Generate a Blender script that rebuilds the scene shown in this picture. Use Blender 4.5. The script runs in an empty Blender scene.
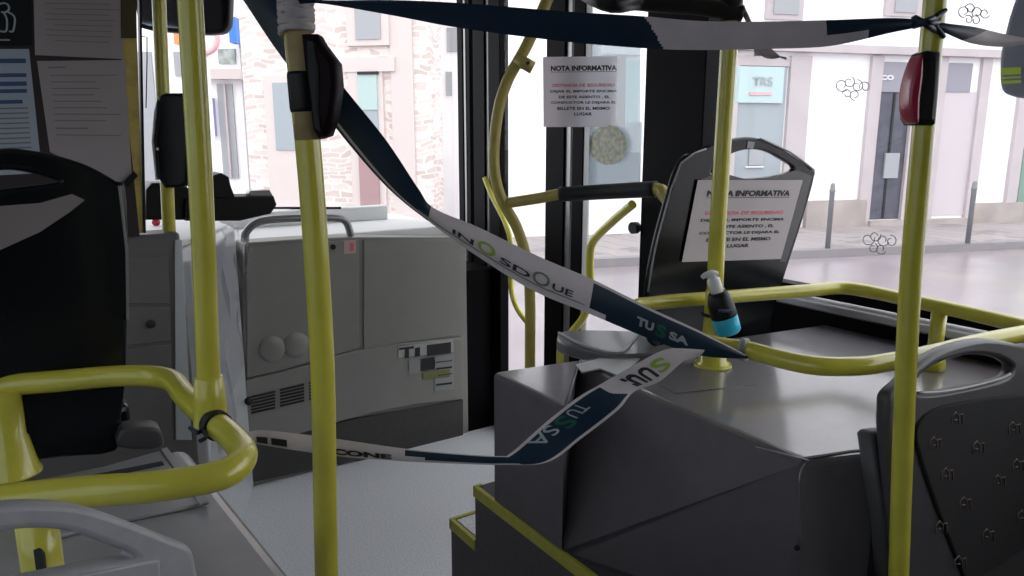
import bpy, bmesh, math, random
from mathutils import Vector, Matrix
random.seed(4)
S = bpy.context.scene
COL = S.collection
V = Vector
# ------------------------------------------------------------------ camera, world, exposure
EYE = V((0, 0, 1.45)); YAW = math.radians(33.5); PITCH = math.radians(11.5); FPX = 740.0
cd = bpy.data.cameras.new('camera'); cam = bpy.data.objects.new('camera', cd); COL.objects.link(cam)
cd.sensor_width = 36; cd.lens = FPX * 36 / 1024; cd.clip_start = .02; cd.clip_end = 300
cam.location = EYE; cam.rotation_euler = (math.pi / 2 - PITCH, 0, -YAW)
S.camera = cam
w = bpy.data.worlds.new('world'); S.world = w; w.use_nodes = True
bg = w.node_tree.nodes['Background']; bg.inputs[0].default_value = (.93, .96, 1, 1); bg.inputs[1].default_value = 2.7
S.view_settings.view_transform = 'Standard'; S.view_settings.look = 'None'
S.view_settings.exposure = 0.0; S.view_settings.gamma = 1; S.view_settings.use_curve_mapping = False

FW = V((math.sin(YAW) * math.cos(PITCH), math.cos(YAW) * math.cos(PITCH), -math.sin(PITCH)))
RT = V((math.cos(YAW), -math.sin(YAW), 0)); UP = RT.cross(FW)
FH = V((math.sin(YAW), math.cos(YAW), 0))
def ray(px, py): return FW + RT * ((px - 512) / FPX) - UP * ((py - 288) / FPX)
def pl(px, py, P, N):                                   # photo point on the plane through P with normal N
    r = ray(px, py); return EYE + r * ((P - EYE).dot(N) / r.dot(N))
def pH(px, py, d): r = ray(px, py); return EYE + r * (d / r.dot(FH))   # at a horizontal distance ahead
def pZ(px, py, z): r = ray(px, py); return EYE + r * ((z - EYE.z) / r.z)
def pX(px, py, x): r = ray(px, py); return EYE + r * (x / r.x)
def pY(px, py, y): r = ray(px, py); return EYE + r * (y / r.y)

# ------------------------------------------------------------------ materials
def mat(name, col, rough=.5, metal=0, noise=0, nscale=40, bump=0, spec=.5, emit=None, alpha=None, coat=0):
    m = bpy.data.materials.new(name); m.use_nodes = True
    nt = m.node_tree; b = nt.nodes['Principled BSDF']
    b.inputs['Base Color'].default_value = (*col, 1); b.inputs['Roughness'].default_value = rough
    b.inputs['Metallic'].default_value = metal; b.inputs['Specular IOR Level'].default_value = spec
    b.inputs['Coat Weight'].default_value = coat; b.inputs['Coat Roughness'].default_value = .08
    if noise or bump:
        tc = nt.nodes.new('ShaderNodeTexCoord'); n = nt.nodes.new('ShaderNodeTexNoise')
        n.inputs['Scale'].default_value = nscale; n.inputs['Detail'].default_value = 5
        nt.links.new(tc.outputs['Object'], n.inputs['Vector'])
        if noise:
            r = nt.nodes.new('ShaderNodeValToRGB')
            r.color_ramp.elements[0].position = .3; r.color_ramp.elements[1].position = .7
            r.color_ramp.elements[0].color = (*[c * (1 - noise) for c in col], 1)
            r.color_ramp.elements[1].color = (*[min(1, c * (1 + noise)) for c in col], 1)
            nt.links.new(n.outputs['Fac'], r.inputs['Fac']); nt.links.new(r.outputs['Color'], b.inputs['Base Color'])
        if bump:
            bp = nt.nodes.new('ShaderNodeBump'); bp.inputs['Strength'].default_value = bump; bp.inputs['Distance'].default_value = .002
            nt.links.new(n.outputs['Fac'], bp.inputs['Height']); nt.links.new(bp.outputs['Normal'], b.inputs['Normal'])
    return m
def glass(name, tint, refl=.06):
    m = bpy.data.materials.new(name); m.use_nodes = True; nt = m.node_tree; nt.nodes.clear()
    o = nt.nodes.new('ShaderNodeOutputMaterial'); mx = nt.nodes.new('ShaderNodeMixShader')
    t = nt.nodes.new('ShaderNodeBsdfTransparent'); g = nt.nodes.new('ShaderNodeBsdfGlossy')
    t.inputs[0].default_value = (*tint, 1); g.inputs['Roughness'].default_value = .02; mx.inputs[0].default_value = refl
    nt.links.new(t.outputs[0], mx.inputs[1]); nt.links.new(g.outputs[0], mx.inputs[2]); nt.links.new(mx.outputs[0], o.inputs[0])
    return m
def brick(name, c1, c2, mortar, scale, w=.5, h=.25):
    m = mat(name, c1, .85); nt = m.node_tree; b = nt.nodes['Principled BSDF']
    tc = nt.nodes.new('ShaderNodeTexCoord'); n = nt.nodes.new('ShaderNodeTexNoise'); n.inputs['Scale'].default_value = 1.8
    ad = nt.nodes.new('ShaderNodeVectorMath'); ad.operation = 'MULTIPLY_ADD'; ad.inputs[1].default_value = (.35, .35, .35)
    mp = nt.nodes.new('ShaderNodeMapping'); mp.inputs['Rotation'].default_value = (math.pi / 2, 0, 0)
    br = nt.nodes.new('ShaderNodeTexBrick'); br.inputs['Scale'].default_value = scale
    br.inputs['Color1'].default_value = (*c1, 1); br.inputs['Color2'].default_value = (*c2, 1); br.inputs['Mortar'].default_value = (*mortar, 1)
    br.inputs['Mortar Size'].default_value = .03; br.inputs['Brick Width'].default_value = w; br.inputs['Row Height'].default_value = h
    br.inputs['Mortar Smooth'].default_value = .5
    L = nt.links.new
    L(tc.outputs['Object'], n.inputs['Vector']); L(n.outputs['Color'], ad.inputs[0]); L(tc.outputs['Object'], ad.inputs[2])
    L(ad.outputs[0], mp.inputs['Vector']); L(mp.outputs[0], br.inputs['Vector']); L(br.outputs['Color'], b.inputs['Base Color'])
    return m
YEL = mat('yellow powder coat', (.62, .56, .065), .28, noise=.07, nscale=18, coat=.6)
YELW = mat('worn yellow paint', (.50, .38, .10), .45, noise=.2, nscale=30)
YELO = mat('ochre painted tube', (.45, .36, .09), .4, noise=.1, nscale=20)
BLK = mat('black plastic', (.007, .007, .008), .45, spec=.3)
BLKG = mat('glossy black shell', (.005, .006, .008), .22, noise=.3, nscale=3, spec=.3)
RUB = mat('black rubber', (.008, .008, .009), .6)
FRAME = mat('black window frame', (.003, .003, .004), .5, spec=.06)
SEATG = mat('grey seat plastic', (.06, .056, .06), .42, noise=.08, nscale=60, bump=.1)
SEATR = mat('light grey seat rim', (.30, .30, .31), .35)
PODI = mat('grey arch moulding', (.145, .132, .148), .38, noise=.06, nscale=25, bump=.04, coat=1)
PODI.node_tree.nodes['Principled BSDF'].inputs['Coat IOR'].default_value = 1.7
PODI.node_tree.nodes['Principled BSDF'].inputs['Coat Roughness'].default_value = .13
PODS = mat('matt grained grey moulding', (.15, .137, .153), .75, noise=.05, nscale=25, spec=.2)
SEATL = mat('mid grey seat plastic', (.36, .35, .37), .42, noise=.08, nscale=60)
LBOX = mat('grey left box lid', (.30, .29, .305), .32, noise=.08, nscale=14, bump=.1, coat=.6)
LBOX.node_tree.nodes['Principled BSDF'].inputs['Coat Roughness'].default_value = .25
STEP = mat('dark step covering and tread shade', (.095, .085, .092), .7, noise=.12, nscale=80)  # dark grey also stands in for shade on the upper tread
DASH = mat('grey dashboard panel', (.27, .265, .245), .45, noise=.05, nscale=8)
DASHL = mat('glare white dashboard top', (.85, .85, .85), .5)  # glare on the dash and counter tops put into the colour
KICK = mat('dark kick panel', (.055, .053, .052), .6, noise=.1)
CABI = mat('warm grey cabinet', (.16, .15, .145), .5, noise=.06, nscale=10)
SILV = mat('silver cab metal', (.62, .64, .66), .35, metal=.2, noise=.05, nscale=12)
STEEL = mat('brushed grey tube', (.3, .3, .3), .3, metal=.7)
FLOOR = mat('speckled blue grey vinyl', (.77, .78, .81), .34, noise=.22, nscale=170, bump=.05, coat=.4)
FLOOR.node_tree.nodes['Principled BSDF'].inputs['Coat Roughness'].default_value = .35
CEIL = mat('pale ceiling', (.45, .45, .45), .6)
WALL = mat('bus wall lining', (.12, .12, .125), .5)
PAPER = mat('white paper', (.48, .44, .46), .7, noise=.03, nscale=9)
PAPERB = mat('dim beige paper', (.33, .285, .285), .7, noise=.06, nscale=6)
PAPERC = mat('bluish paper', (.34, .38, .44), .7)
INK = mat('black ink', (.02, .02, .025), .7)
INKG = mat('grey ink', (.19, .17, .17), .7)
RED = mat('red ink', (.75, .18, .2), .7)
BLUEI = mat('dark blue ink', (.04, .08, .18), .7)
REDP = mat('dark red plastic', (.42, .015, .06), .3, coat=.5)
MAROON = mat('very dark maroon plastic', (.008, .003, .005), .5, spec=.12)
TBLUE = mat('navy tape film', (.004, .020, .045), .4, noise=.1, nscale=30)
TWHITE = mat('white tape film', (.62, .56, .57), .45, noise=.06, nscale=30)
TGREEN = mat('green print', (.30, .42, .06), .5)
TDGREEN = mat('dark green print', (.01, .10, .07), .5)
TGREY = mat('pale print', (.36, .40, .42), .5)
WHITEP = mat('white plastic', (.75, .75, .77), .35)
METW = mat('worn white tape wrap', (.5, .45, .45), .5, noise=.15, nscale=50, bump=.6)
CLEAR = glass('clear window glass', (.97, .97, .97), .03)
TINT = glass('light cutting side glass', (.55, .58, .6), .05)  # dark tint added to cut light through the unseen left windows
FILM = glass('clear plastic film', (.9, .9, .92), .18)
ROAD = mat('wet pale road', (.29, .25, .265), .28, noise=.1, nscale=1.5, bump=.2)
PAVE = brick('pale paving slabs', (.36, .32, .32), (.33, .29, .29), (.25, .23, .23), 1.2)
KERB = mat('grey kerb stone', (.25, .23, .24), .7)
WHITEW = mat('white rendered wall', (.92, .91, .92), .9)
PINKST = mat('pinkish stone', (.52, .46, .475), .85, noise=.06, nscale=2)
STONEB = mat('stone plinth', (.40, .345, .33), .85, noise=.25, nscale=1.2)
BRICKM = brick('rubble stone wall', (.58, .47, .44), (.78, .71, .67), (.76, .71, .68), 2.3, .42, .2)
GRYD = mat('dark grey door', (.09, .09, .12), .5, noise=.2, nscale=5)
GRYM = mat('mid grey fascia', (.30, .29, .34), .6)
TEAL = mat('pale teal sign', (.48, .62, .63), .5)
TEALG = mat('teal window', (.42, .54, .52), .4)
BLUE = mat('blue sign', (.05, .22, .70), .5)
PURP = mat('violet banner', (.42, .42, .75), .6)
ORAN = mat('orange sign', (.9, .3, .12), .6)
SIGNR = mat('faded red ring', (.80, .42, .45), .5)
SHOPIN = mat('shop glass', (.33, .37, .40), .2)
WINGREY = mat('grey window', (.36, .37, .39), .5)
DOORR = mat('dull red door', (.38, .24, .25), .6)
LAV = mat('hazy grey blue reflection', (.34, .35, .46), .5)  # haze of the window reflection mixed into the colour
LIME = mat('yellow green stripe', (.75, .95, .12), .5)
MIRR = mat('mirror glass', (.35, .36, .4), .05, metal=1)

def mat_fabric():
    m = mat('dark patterned moquette', (.03, .028, .03), .95); nt = m.node_tree; b = nt.nodes['Principled BSDF']
    tc = nt.nodes.new('ShaderNodeTexCoord'); n = nt.nodes.new('ShaderNodeTexNoise'); n.inputs['Scale'].default_value = 300
    r = nt.nodes.new('ShaderNodeValToRGB'); r.color_ramp.elements[0].color = (.006, .008, .008, 1); r.color_ramp.elements[1].color = (.018, .015, .017, 1)
    nt.links.new(tc.outputs['Object'], n.inputs['Vector']); nt.links.new(n.outputs['Fac'], r.inputs[0]); nt.links.new(r.outputs[0], b.inputs['Base Color'])
    return m
FABRIC = mat_fabric()
FABP = mat('brown woven motif', (.20, .14, .13), .95)
def mat_blueliquid():
    m = mat('blue sanitiser gel', (.05, .55, .75), .08); b = m.node_tree.nodes['Principled BSDF']
    b.inputs['Base Color'].default_value = (.06, .62, .92, 1); b.inputs['Transmission Weight'].default_value = .1; b.inputs['IOR'].default_value = 1.35
    return m
GEL = mat_blueliquid()

# ------------------------------------------------------------------ mesh helpers
def link(name, me, m=None, parent=None, smooth=False):
    o = bpy.data.objects.new(name, me); COL.objects.link(o)
    if m is not None:
        for q in (m if isinstance(m, (list, tuple)) else [m]): me.materials.append(q)
    if smooth:
        for p in me.polygons: p.use_smooth = True
    if parent:
        o.parent = parent
        if parent.matrix_basis != Matrix(): o.matrix_parent_inverse = parent.matrix_basis.inverted()
    return o
def tag(o, label, cat, group=None, kind=None):
    o['label'] = label; o['category'] = cat
    if group: o['group'] = group
    if kind: o['kind'] = kind
    return o
def thing(name, label, cat, loc=(0, 0, 0), group=None):
    o = bpy.data.objects.new(name, None); COL.objects.link(o); o.location = loc; o.empty_display_size = .05
    return tag(o, label, cat, group)
def struct(o): o['kind'] = 'structure'; return o
def spline(pts, n=8, closed=False):
    pts = [V(p) for p in pts]; out = []; N = len(pts)
    segs = N if closed else N - 1
    for i in range(segs):
        if closed: a, b, c, d = pts[(i - 1) % N], pts[i], pts[(i + 1) % N], pts[(i + 2) % N]
        else: a, b, c, d = pts[max(i - 1, 0)], pts[i], pts[i + 1], pts[min(i + 2, N - 1)]
        for k in range(n):
            t = k / n
            out.append(.5 * ((2 * b) + (c - a) * t + (2 * a - 5 * b + 4 * c - d) * t * t + (3 * b - a - 3 * c + d) * t ** 3))
    if not closed: out.append(pts[-1])
    return out
def tube_bm(bm, pts, r, seg=16, sm=8, caps=True, sx=1.0):
    P = spline(pts, sm) if sm else [V(p) for p in pts]
    rr = r if isinstance(r, (list, tuple)) else None
    t0 = (P[1] - P[0]).normalized(); up = V((0, 0, 1)) if abs(t0.z) < .9 else V((1, 0, 0))
    nrm = t0.cross(up).normalized(); rings = []
    for i, p in enumerate(P):
        t = (P[min(i + 1, len(P) - 1)] - P[max(i - 1, 0)]).normalized()
        nrm = (nrm - t * nrm.dot(t)).normalized(); bn = t.cross(nrm)
        f = i / (len(P) - 1)
        if rr: g = f * (len(rr) - 1); k = min(int(g), len(rr) - 2); R = rr[k] + (rr[k + 1] - rr[k]) * (g - k)
        else: R = r
        rings.append([bm.verts.new(p + nrm * (R * sx * math.cos(a)) + bn * (R * math.sin(a))) for a in [2 * math.pi * j / seg for j in range(seg)]])
    for a, b in zip(rings, rings[1:]):
        for j in range(seg): bm.faces.new((a[j], a[(j + 1) % seg], b[(j + 1) % seg], b[j])).smooth = True
    if caps: bm.faces.new(rings[0][::-1]); bm.faces.new(rings[-1])
def fin(bm, name, m, parent=None):
    bmesh.ops.recalc_face_normals(bm, faces=bm.faces)
    me = bpy.data.meshes.new(name); bm.to_mesh(me); bm.free(); return link(name, me, m, parent)
def tube(name, pts, r, m, parent=None, **k):
    bm = bmesh.new(); tube_bm(bm, pts, r, **k); return fin(bm, name, m, parent)
def prism_bm(bm, poly, ext, bev=0):                       # poly: 3D points, ext: vector
    n0 = len(bm.verts); a = [bm.verts.new(V(p)) for p in poly]; b = [bm.verts.new(V(p) + V(ext)) for p in poly]
    fs = [bm.faces.new(a), bm.faces.new(b[::-1])]
    for i in range(len(a)): fs.append(bm.faces.new((a[i], b[i], b[(i + 1) % len(a)], a[(i + 1) % len(a)])))
    bmesh.ops.recalc_face_normals(bm, faces=fs)
    if bev:
        es = list({e for f in fs for e in f.edges})
        bmesh.ops.bevel(bm, geom=es, offset=bev, segments=3, affect='EDGES', profile=.5)
def prism(name, poly, ext, m, parent=None, bev=0):
    bm = bmesh.new(); prism_bm(bm, poly, ext, bev); return fin(bm, name, m, parent)
def box_bm(bm, lo, hi, bev=0):
    x0, y0, z0 = lo; x1, y1, z1 = hi
    prism_bm(bm, [(x0, y0, z0), (x1, y0, z0), (x1, y1, z0), (x0, y1, z0)], (0, 0, z1 - z0), bev)
def box(name, lo, hi, m, parent=None, bev=0):
    bm = bmesh.new(); box_bm(bm, lo, hi, bev); return fin(bm, name, m, parent)
def plate_mesh(outer, holes, P, N, thick, bev=0, sm=6):   # pixel outlines on a plane -> slab; front face at the plane, body behind
    N = N.normalized()
    if N.dot(P - EYE) > 0: N = -N                         # N towards the viewer side
    A = V((0, 0, 1)).cross(N)
    A = A.normalized() if A.length > .05 else V((1, 0, 0)); B = N.cross(A)
    cu = bpy.data.curves.new('t', 'CURVE'); cu.dimensions = '2D'; cu.fill_mode = 'BOTH'
    for lp in [outer] + list(holes):
        q = [pl(x, y, P, N) - P for x, y in lp]; q = [V((v.dot(A), v.dot(B), 0)) for v in q]
        if sm: q = spline(q, sm, True)
        s = cu.splines.new('POLY'); s.points.add(len(q) - 1); s.use_cyclic_u = True
        for i, v in enumerate(q): s.points[i].co = (v.x, v.y, 0, 1)
    cu.extrude = max(thick / 2 - bev, .0002); cu.bevel_depth = bev; cu.bevel_resolution = 2; cu.offset = -bev
    o = bpy.data.objects.new('t', cu); COL.objects.link(o)
    dg = bpy.context.evaluated_depsgraph_get(); me = bpy.data.meshes.new_from_object(o.evaluated_get(dg))
    bpy.data.objects.remove(o); bpy.data.curves.remove(cu)
    M = Matrix((A, B, N)).transposed().to_4x4(); M.translation = P - N * (thick / 2)
    me.transform(M); me.materials.clear(); return me
def plate(name, outer, P, N, thick, m, parent=None, holes=(), bev=0, sm=6):
    return link(name, plate_mesh(outer, holes, P, N, thick, bev, sm), m, parent)
_tc = {}
def text2d(body, bold=0.0):
    cu = bpy.data.curves.new('t', 'FONT'); cu.body = body; cu.size = 1; cu.offset = bold; cu.resolution_u = 3
    o = bpy.data.objects.new('t', cu); COL.objects.link(o)
    dg = bpy.context.evaluated_depsgraph_get(); me = bpy.data.meshes.new_from_object(o.evaluated_get(dg))
    bpy.data.objects.remove(o); bpy.data.curves.remove(cu); me.materials.clear()
    xs = [v.co.x for v in me.vertices]; ys = [v.co.y for v in me.vertices]
    x0, x1, y0, y1 = min(xs), max(xs), min(ys), max(ys)
    for v in me.vertices: v.co = ((v.co.x - x0) / (x1 - x0), (v.co.y - y0) / (y1 - y0), 0)
    return me, (x1 - x0) / (y1 - y0)
def text_on(name, body, f, m, parent, bold=.05):          # f(u,v) -> 3D
    me, a = text2d(body, bold)
    for v in me.vertices: v.co = f(v.co.x, v.co.y)
    return link(name, me, m, parent)
def join_text(name, rows, f, m, parent, bold=.04):        # rows: (text,u0,u1,v0,v1) in sheet coordinates
    bm = bmesh.new()
    for body, u0, u1, v0, v1 in rows:
        if body == '_':
            vs = [bm.verts.new(f(a, b)) for a, b in ((u0, v0), (u1, v0), (u1, v1), (u0, v1))]; bm.faces.new(vs); continue
        me, a = text2d(body, bold)
        for v in me.vertices: v.co = f(u0 + (u1 - u0) * v.co.x, v0 + (v1 - v0) * v.co.y)
        bm.from_mesh(me); bpy.data.meshes.remove(me)
    me = bpy.data.meshes.new(name); bm.to_mesh(me); bm.free(); return link(name, me, m, parent)
def quad_f(c, off):                                       # c: TL,TR,BR,BL 3D ; returns f(u,v) offset along off
    TL, TR, BR, BL = c
    return lambda u, v: (BL * (1 - u) + BR * u) * (1 - v) + (TL * (1 - u) + TR * u) * v + off
def sphere_bm(bm, c, r, s=(1, 1, 1), seg=20, M=None):
    mm = (M or Matrix()) @ Matrix.Diagonal((r * s[0], r * s[1], r * s[2], 1)); mm.translation = c
    bmesh.ops.create_uvsphere(bm, u_segments=seg, v_segments=seg // 2, radius=1, matrix=mm)
    for f in bm.faces: f.smooth = True
def lathe_bm(bm, prof, axis0, axis1, seg=24):             # prof: (r, t) along axis0->axis1
    d = axis1 - axis0; t = d.normalized(); n = t.cross(V((0, 0, 1)) if abs(t.z) < .9 else V((1, 0, 0))).normalized(); b = t.cross(n)
    rings = [[bm.verts.new(axis0 + d * q + (n * math.cos(a) + b * math.sin(a)) * r) for a in [2 * math.pi * j / seg for j in range(seg)]] for r, q in prof]
    for x, y in zip(rings, rings[1:]):
        for j in range(seg): bm.faces.new((x[j], x[(j + 1) % seg], y[(j + 1) % seg], y[j])).smooth = True
    bm.faces.new(rings[0][::-1]); bm.faces.new(rings[-1])

Y1 = V((0, 1, 0)); X1 = V((1, 0, 0)); Z1 = V((0, 0, 1))
WX = 1.90                                                 # inner face of the right wall
ZP = EYE.z - .53                                          # top of right arch box
ZR = EYE.z - .38                                          # right rail height
ZL = EYE.z - .55; ZLR = EYE.z - .40                       # left box top, left rail

# ------------------------------------------------------------------ bus shell
struct(box('floor', (-.65, -5, -.06), (1.98, 3.98, 0), FLOOR))
struct(box('ceiling', (-.65, -5, 2.32), (1.98, 4.1, 2.36), CEIL))
struct(box('wall_rear', (-.65, -5.1, -.06), (1.98, -5.0, 2.32), WALL))
wr = struct(box('wall_right', (WX, -5, 0), (WX + .07, 1.70, ZP + .035), FRAME))
wl = struct(box('wall_left', (-.65, -5, 0), (-.6, 3.9, .95), WALL))
box('top_band', (-.65, -5, 2.05), (-.6, 3.9, 2.32), WALL, wl)
box('rear_light_block', (-.65, -5, .95), (-.6, -.6, 2.05), WALL, wl)  # unseen left windows closed off here to keep the interior darker
for y in (1.1, 2.2): box('pillar', (-.65, y, .95), (-.6, y + .1, 2.05), FRAME, wl)
struct(box('window_2', (-.63, -.6, .95), (-.625, 3.9, 2.05), TINT))
# right side window
struct(box('wall_front', (-.65, 3.9, -.06), (1.98, 3.98, .85), WALL))
rwin = struct(bpy.data.objects.new('window_1', None)); COL.objects.link(rwin)
box('window_pane', (WX + .03, -1.6, ZP + .06), (WX + .036, 1.70, 2.05), CLEAR, rwin)
box('top_frame', (WX, -5, 2.05), (WX + .07, 1.70, 2.32), FRAME, rwin)
box('rubber_seal', (WX + .0, -5, ZP + .075), (WX + .05, 1.70, ZP + .10), FRAME, rwin)
s0 = pX(777, 299, WX - .02)
box('metal_ledge', (WX - .03, -5, ZP + .045), (WX + .06, 1.66, ZP + .066), mat('pale aluminium ledge', (.5, .5, .52), .3, metal=.6), rwin, bev=.004)
box('rear_light_block', (WX, -5, ZP + .03), (WX + .07, -1.6, 2.1), WALL, rwin)  # added panel: blocks light from the right windows out of view

# curly flower stickers on the right window
def curls(px, py, sc, seed, m):
    rnd = random.Random(seed); bm = bmesh.new()
    lobes = [(-10, -4, 7), (-3, -7, 6), (5, -3, 6.5), (3, 6, 5.5), (-5, 5, 5), (13, -2, 6)]
    for (dx, dy, r) in lobes:
        pts = []
        st = rnd.uniform(0, 6.28)
        for k in range(14):
            a = st + k * .5; rr = r * sc * (1 - k * .045)
            pts.append(pX(px + dx * sc + rr * math.cos(a), py + dy * sc + rr * math.sin(a), WX + .0275))
        tube_bm(bm, pts, .0012, seg=6, sm=3)
    return fin(bm, 'flower_sticker', m)
G1 = mat('grey sticker line', (.22, .22, .24), .6)
tag(curls(852, 89, 1.0, 1, G1), 'curly outlined flower sticker on window, left of the pole near the white wall', 'sticker')
tag(curls(878, 243, 1.0, 2, G1), 'curly outlined flower sticker low on the window over the road', 'sticker')
tag(curls(973, 15, .9, 3, G1), 'curly outlined flower sticker at top of window right of the pole', 'sticker')

# front door on the right side
door = struct(bpy.data.objects.new('door_1', None)); COL.objects.link(door)
def ypx(p, x=WX): return pX(p, 200, x).y
def post(name, a, b, x0, x1, m, z0=0, z1=2.3, par=door):
    box(name, (x0, ypx(b, x0), z0), (x1, ypx(a, x0), z1), m, par, bev=.004)
post('rear_post', 641, 699, WX - .0, WX + .10, FRAME)
post('middle_post', 545, 563, WX + .0, WX + .04, FRAME); post('middle_seal', 564, 570, WX + .01, WX + .03, STEEL); post('middle_post', 571, 582, WX + .0, WX + .04, FRAME)
post('front_post', 474, 485, WX, WX + .05, FRAME); post('front_seal', 485.5, 489, WX + .01, WX + .04, STEEL); post('front_post', 489.5, 500, WX, WX + .05, FRAME)
box('door_glass', (WX + .015, ypx(545), .12), (WX + .021, ypx(500), 2.25), CLEAR, door)
box('door_glass', (WX + .015, ypx(641), .12), (WX + .021, ypx(582), 2.25), CLEAR, door)
box('bottom_rail', (WX, ypx(641), 0.0), (WX + .04, ypx(500), .12), FRAME, door)
box('top_rail', (WX, ypx(641), 2.2), (WX + .04, ypx(500), 2.3), FRAME, door)
gp = ypx(584)
box('glass_edge', (WX + .005, ypx(587), .12), (WX + .012, ypx(582), 2.2), WHITEP, door)
bm = bmesh.new(); k0 = pX(632, 228, WX - .02)
lathe_bm(bm, [(.022, 0), (.022, 1)], k0, k0 + X1 * .025); fin(bm, 'door_knob', RUB, door)
# windscreen: wraps round the front right corner
ws = struct(bpy.data.objects.new('window_3', None)); COL.objects.link(ws)
path = [V((-.6, 3.9, 0)), V((.2, 3.92, 0)), V((1.0, 3.9, 0)), V((1.45, 3.84, 0)), V((1.78, 3.65, 0)), V((1.91, ypx(455, 1.91), 0))]
P = spline(path, 8)
bm = bmesh.new(); lo = [bm.verts.new(p + Z1 * .85) for p in P]; hi = [bm.verts.new(p + Z1 * 2.32) for p in P]
for i in range(len(P) - 1): bm.faces.new((lo[i], lo[i + 1], hi[i + 1], hi[i])).smooth = True
fin(bm, 'windscreen_pane', CLEAR, ws)
post('windscreen_post', 459, 464, WX, WX + .03, FRAME, z0=.8, par=ws); post('windscreen_seal', 465, 467, WX, WX + .03, STEEL, z0=.8, par=ws); post('windscreen_post', 468, 471, WX, WX + .03, FRAME, z0=.8, par=ws)
YD_ = pZ(350, 462, 0).y; dq_x = pY(467, 300, YD_).x
struct(box('wall_corner', (dq_x + .004, YD_ + .01, 0), (WX + .05, 3.88, .82), FRAME))

# ------------------------------------------------------------------ dashboard
YD = pZ(350, 462, 0).y
dash = thing('dashboard', 'grey front dashboard casing with vents and panel seams under the windscreen', 'dashboard', (1.2, YD, 0))
PD = V((0, YD, 0))
def dq(px, py, off=0): return pY(px, py, YD - off)
zt = dq(350, 237).z
xl, xr = dq(243, 300).x, dq(467, 300).x
outl = [(243, 243), (300, 239), (350, 237), (466, 237), (466, 452), (243, 486)]
pr = [dq(*p) for p in outl]
pr[-1].z = 0; pr[-2].z = 0; pr[3].x = pr[4].x = xr
prism('body', pr, (0, .12, 0), DASH, dash, bev=.006)
box('top_shelf', (xl, YD + .12, zt - .10), (xr, 3.86, zt + .002), DASHL, dash, bev=.01)
box('rear_ledge', (xl + .05, YD + .55, zt), (xr - .15, YD + .62, zt + .074), DASHL, dash, bev=.01)
plate('lower_panel', [(246, 425), (246, 380), (275, 374), (305, 366), (335, 356), (362, 350), (400, 344), (462, 338), (463, 399), (420, 404), (380, 411), (345, 420), (310, 431), (270, 442), (246, 446)], PD - Y1 * .018, Y1, .018, DASH, dash, bev=.004, sm=0)
plate('kick_panel', [(244, 446), (345, 421), (463, 400), (463, 448), (345, 463), (244, 484)], PD - Y1 * .014, Y1, .014, KICK, dash, sm=0)
plate('side_panel', [(247, 246), (358, 240), (359, 348), (330, 356), (300, 365), (270, 373), (247, 378)], PD - Y1 * .008, Y1, .008, DASH, dash, bev=.002, sm=0)
plate('side_panel', [(364, 240), (462, 240), (461, 335), (400, 343), (364, 350)], PD - Y1 * .008, Y1, .008, DASH, dash, bev=.002, sm=0)
bm = bmesh.new()
for (x, y) in ((272, 349), (296, 345)):
    sphere_bm(bm, dq(x, y, .008), .056, (1, .35, 1))
fin(bm, 'domed_cap', DASH, dash)
bm = bmesh.new()
for i in range(3):
    for k in range(6):
        xa = 251 + i * 29; ya = 396 - i * 7 + k * 3.2
        c = [dq(xa, ya, .0185), dq(xa + 24, ya - 5.5, .0185), dq(xa + 24, ya - 3.7, .0185), dq(xa, ya + 1.8, .0185)]
        prism_bm(bm, c, (0, -.003, 0))
fin(bm, 'vent_slots', INK, dash)
tube('grab_handle', [dq(245, 242, -.02), dq(247, 231, -.02), dq(262, 221, -.02), dq(300, 218, -.02), dq(335, 218, -.02), dq(346, 222, -.02), dq(351, 236, -.02)], .016, STEEL, dash)
bm = bmesh.new(); lathe_bm(bm, [(.012, 0), (.012, 1)], dq(333, 247, .006), dq(333, 247, .013)); fin(bm, 'lock_hole', INK, dash)
st = tag(plate('sticker', [(344, 241), (356, 240), (356, 253), (344, 254)], PD - Y1 * .010, Y1, .001, mat('pink sticker', (.6, .42, .42), .6), sm=0), 'small pinkish sticker with red mark under the grab handle', 'sticker')
plate('red_mark', [(350, 243), (354, 243), (354, 251), (350, 251)], PD - Y1 * .0115, Y1, .001, RED, st, sm=0)
lb = tag(plate('sticker', [(398, 347), (453, 339), (454, 352), (398, 357.5)], PD - Y1 * .021, Y1, .001, mat('sticker white', (.42, .43, .42), .5), sm=0), 'white and black information sticker beside the front door on dashboard', 'sticker')
for nm, m_, qs in (('black_print', INK, [[(399, 348), (414, 346), (414, 348.5), (399, 350)], [(405, 349), (409, 349), (409, 358), (405, 358)], [(415, 348), (420, 347), (420, 356), (415, 357)], [(427, 345), (451, 342), (451, 353), (427, 356)], [(421, 359), (434, 357), (434, 369), (421, 371)],
        [(436, 362), (452, 360), (452, 361), (436, 363)], [(436, 368), (452, 366), (452, 368), (436, 370)], [(438, 375), (452, 373), (452, 374), (438, 376)], [(436, 384), (452, 382), (452, 384), (436, 386)]]),
        ('pale_print', mat('dim pale print', (.30, .31, .31), .6), [[(409, 359), (420, 358), (420, 372), (409, 374)], [(435, 357), (454, 354), (454, 389), (435, 391)]]), ('olive_print', mat('olive print', (.2, .2, .08), .6), [[(423, 372), (450, 369), (450, 377), (423, 380)]])):
    bm = bmesh.new()
    for q in qs: prism_bm(bm, [dq(x, y, .022 if nm[0] != 'p' else .0212) for x, y in q], (0, -.0006, 0))
    fin(bm, nm, m_, lb)

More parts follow.
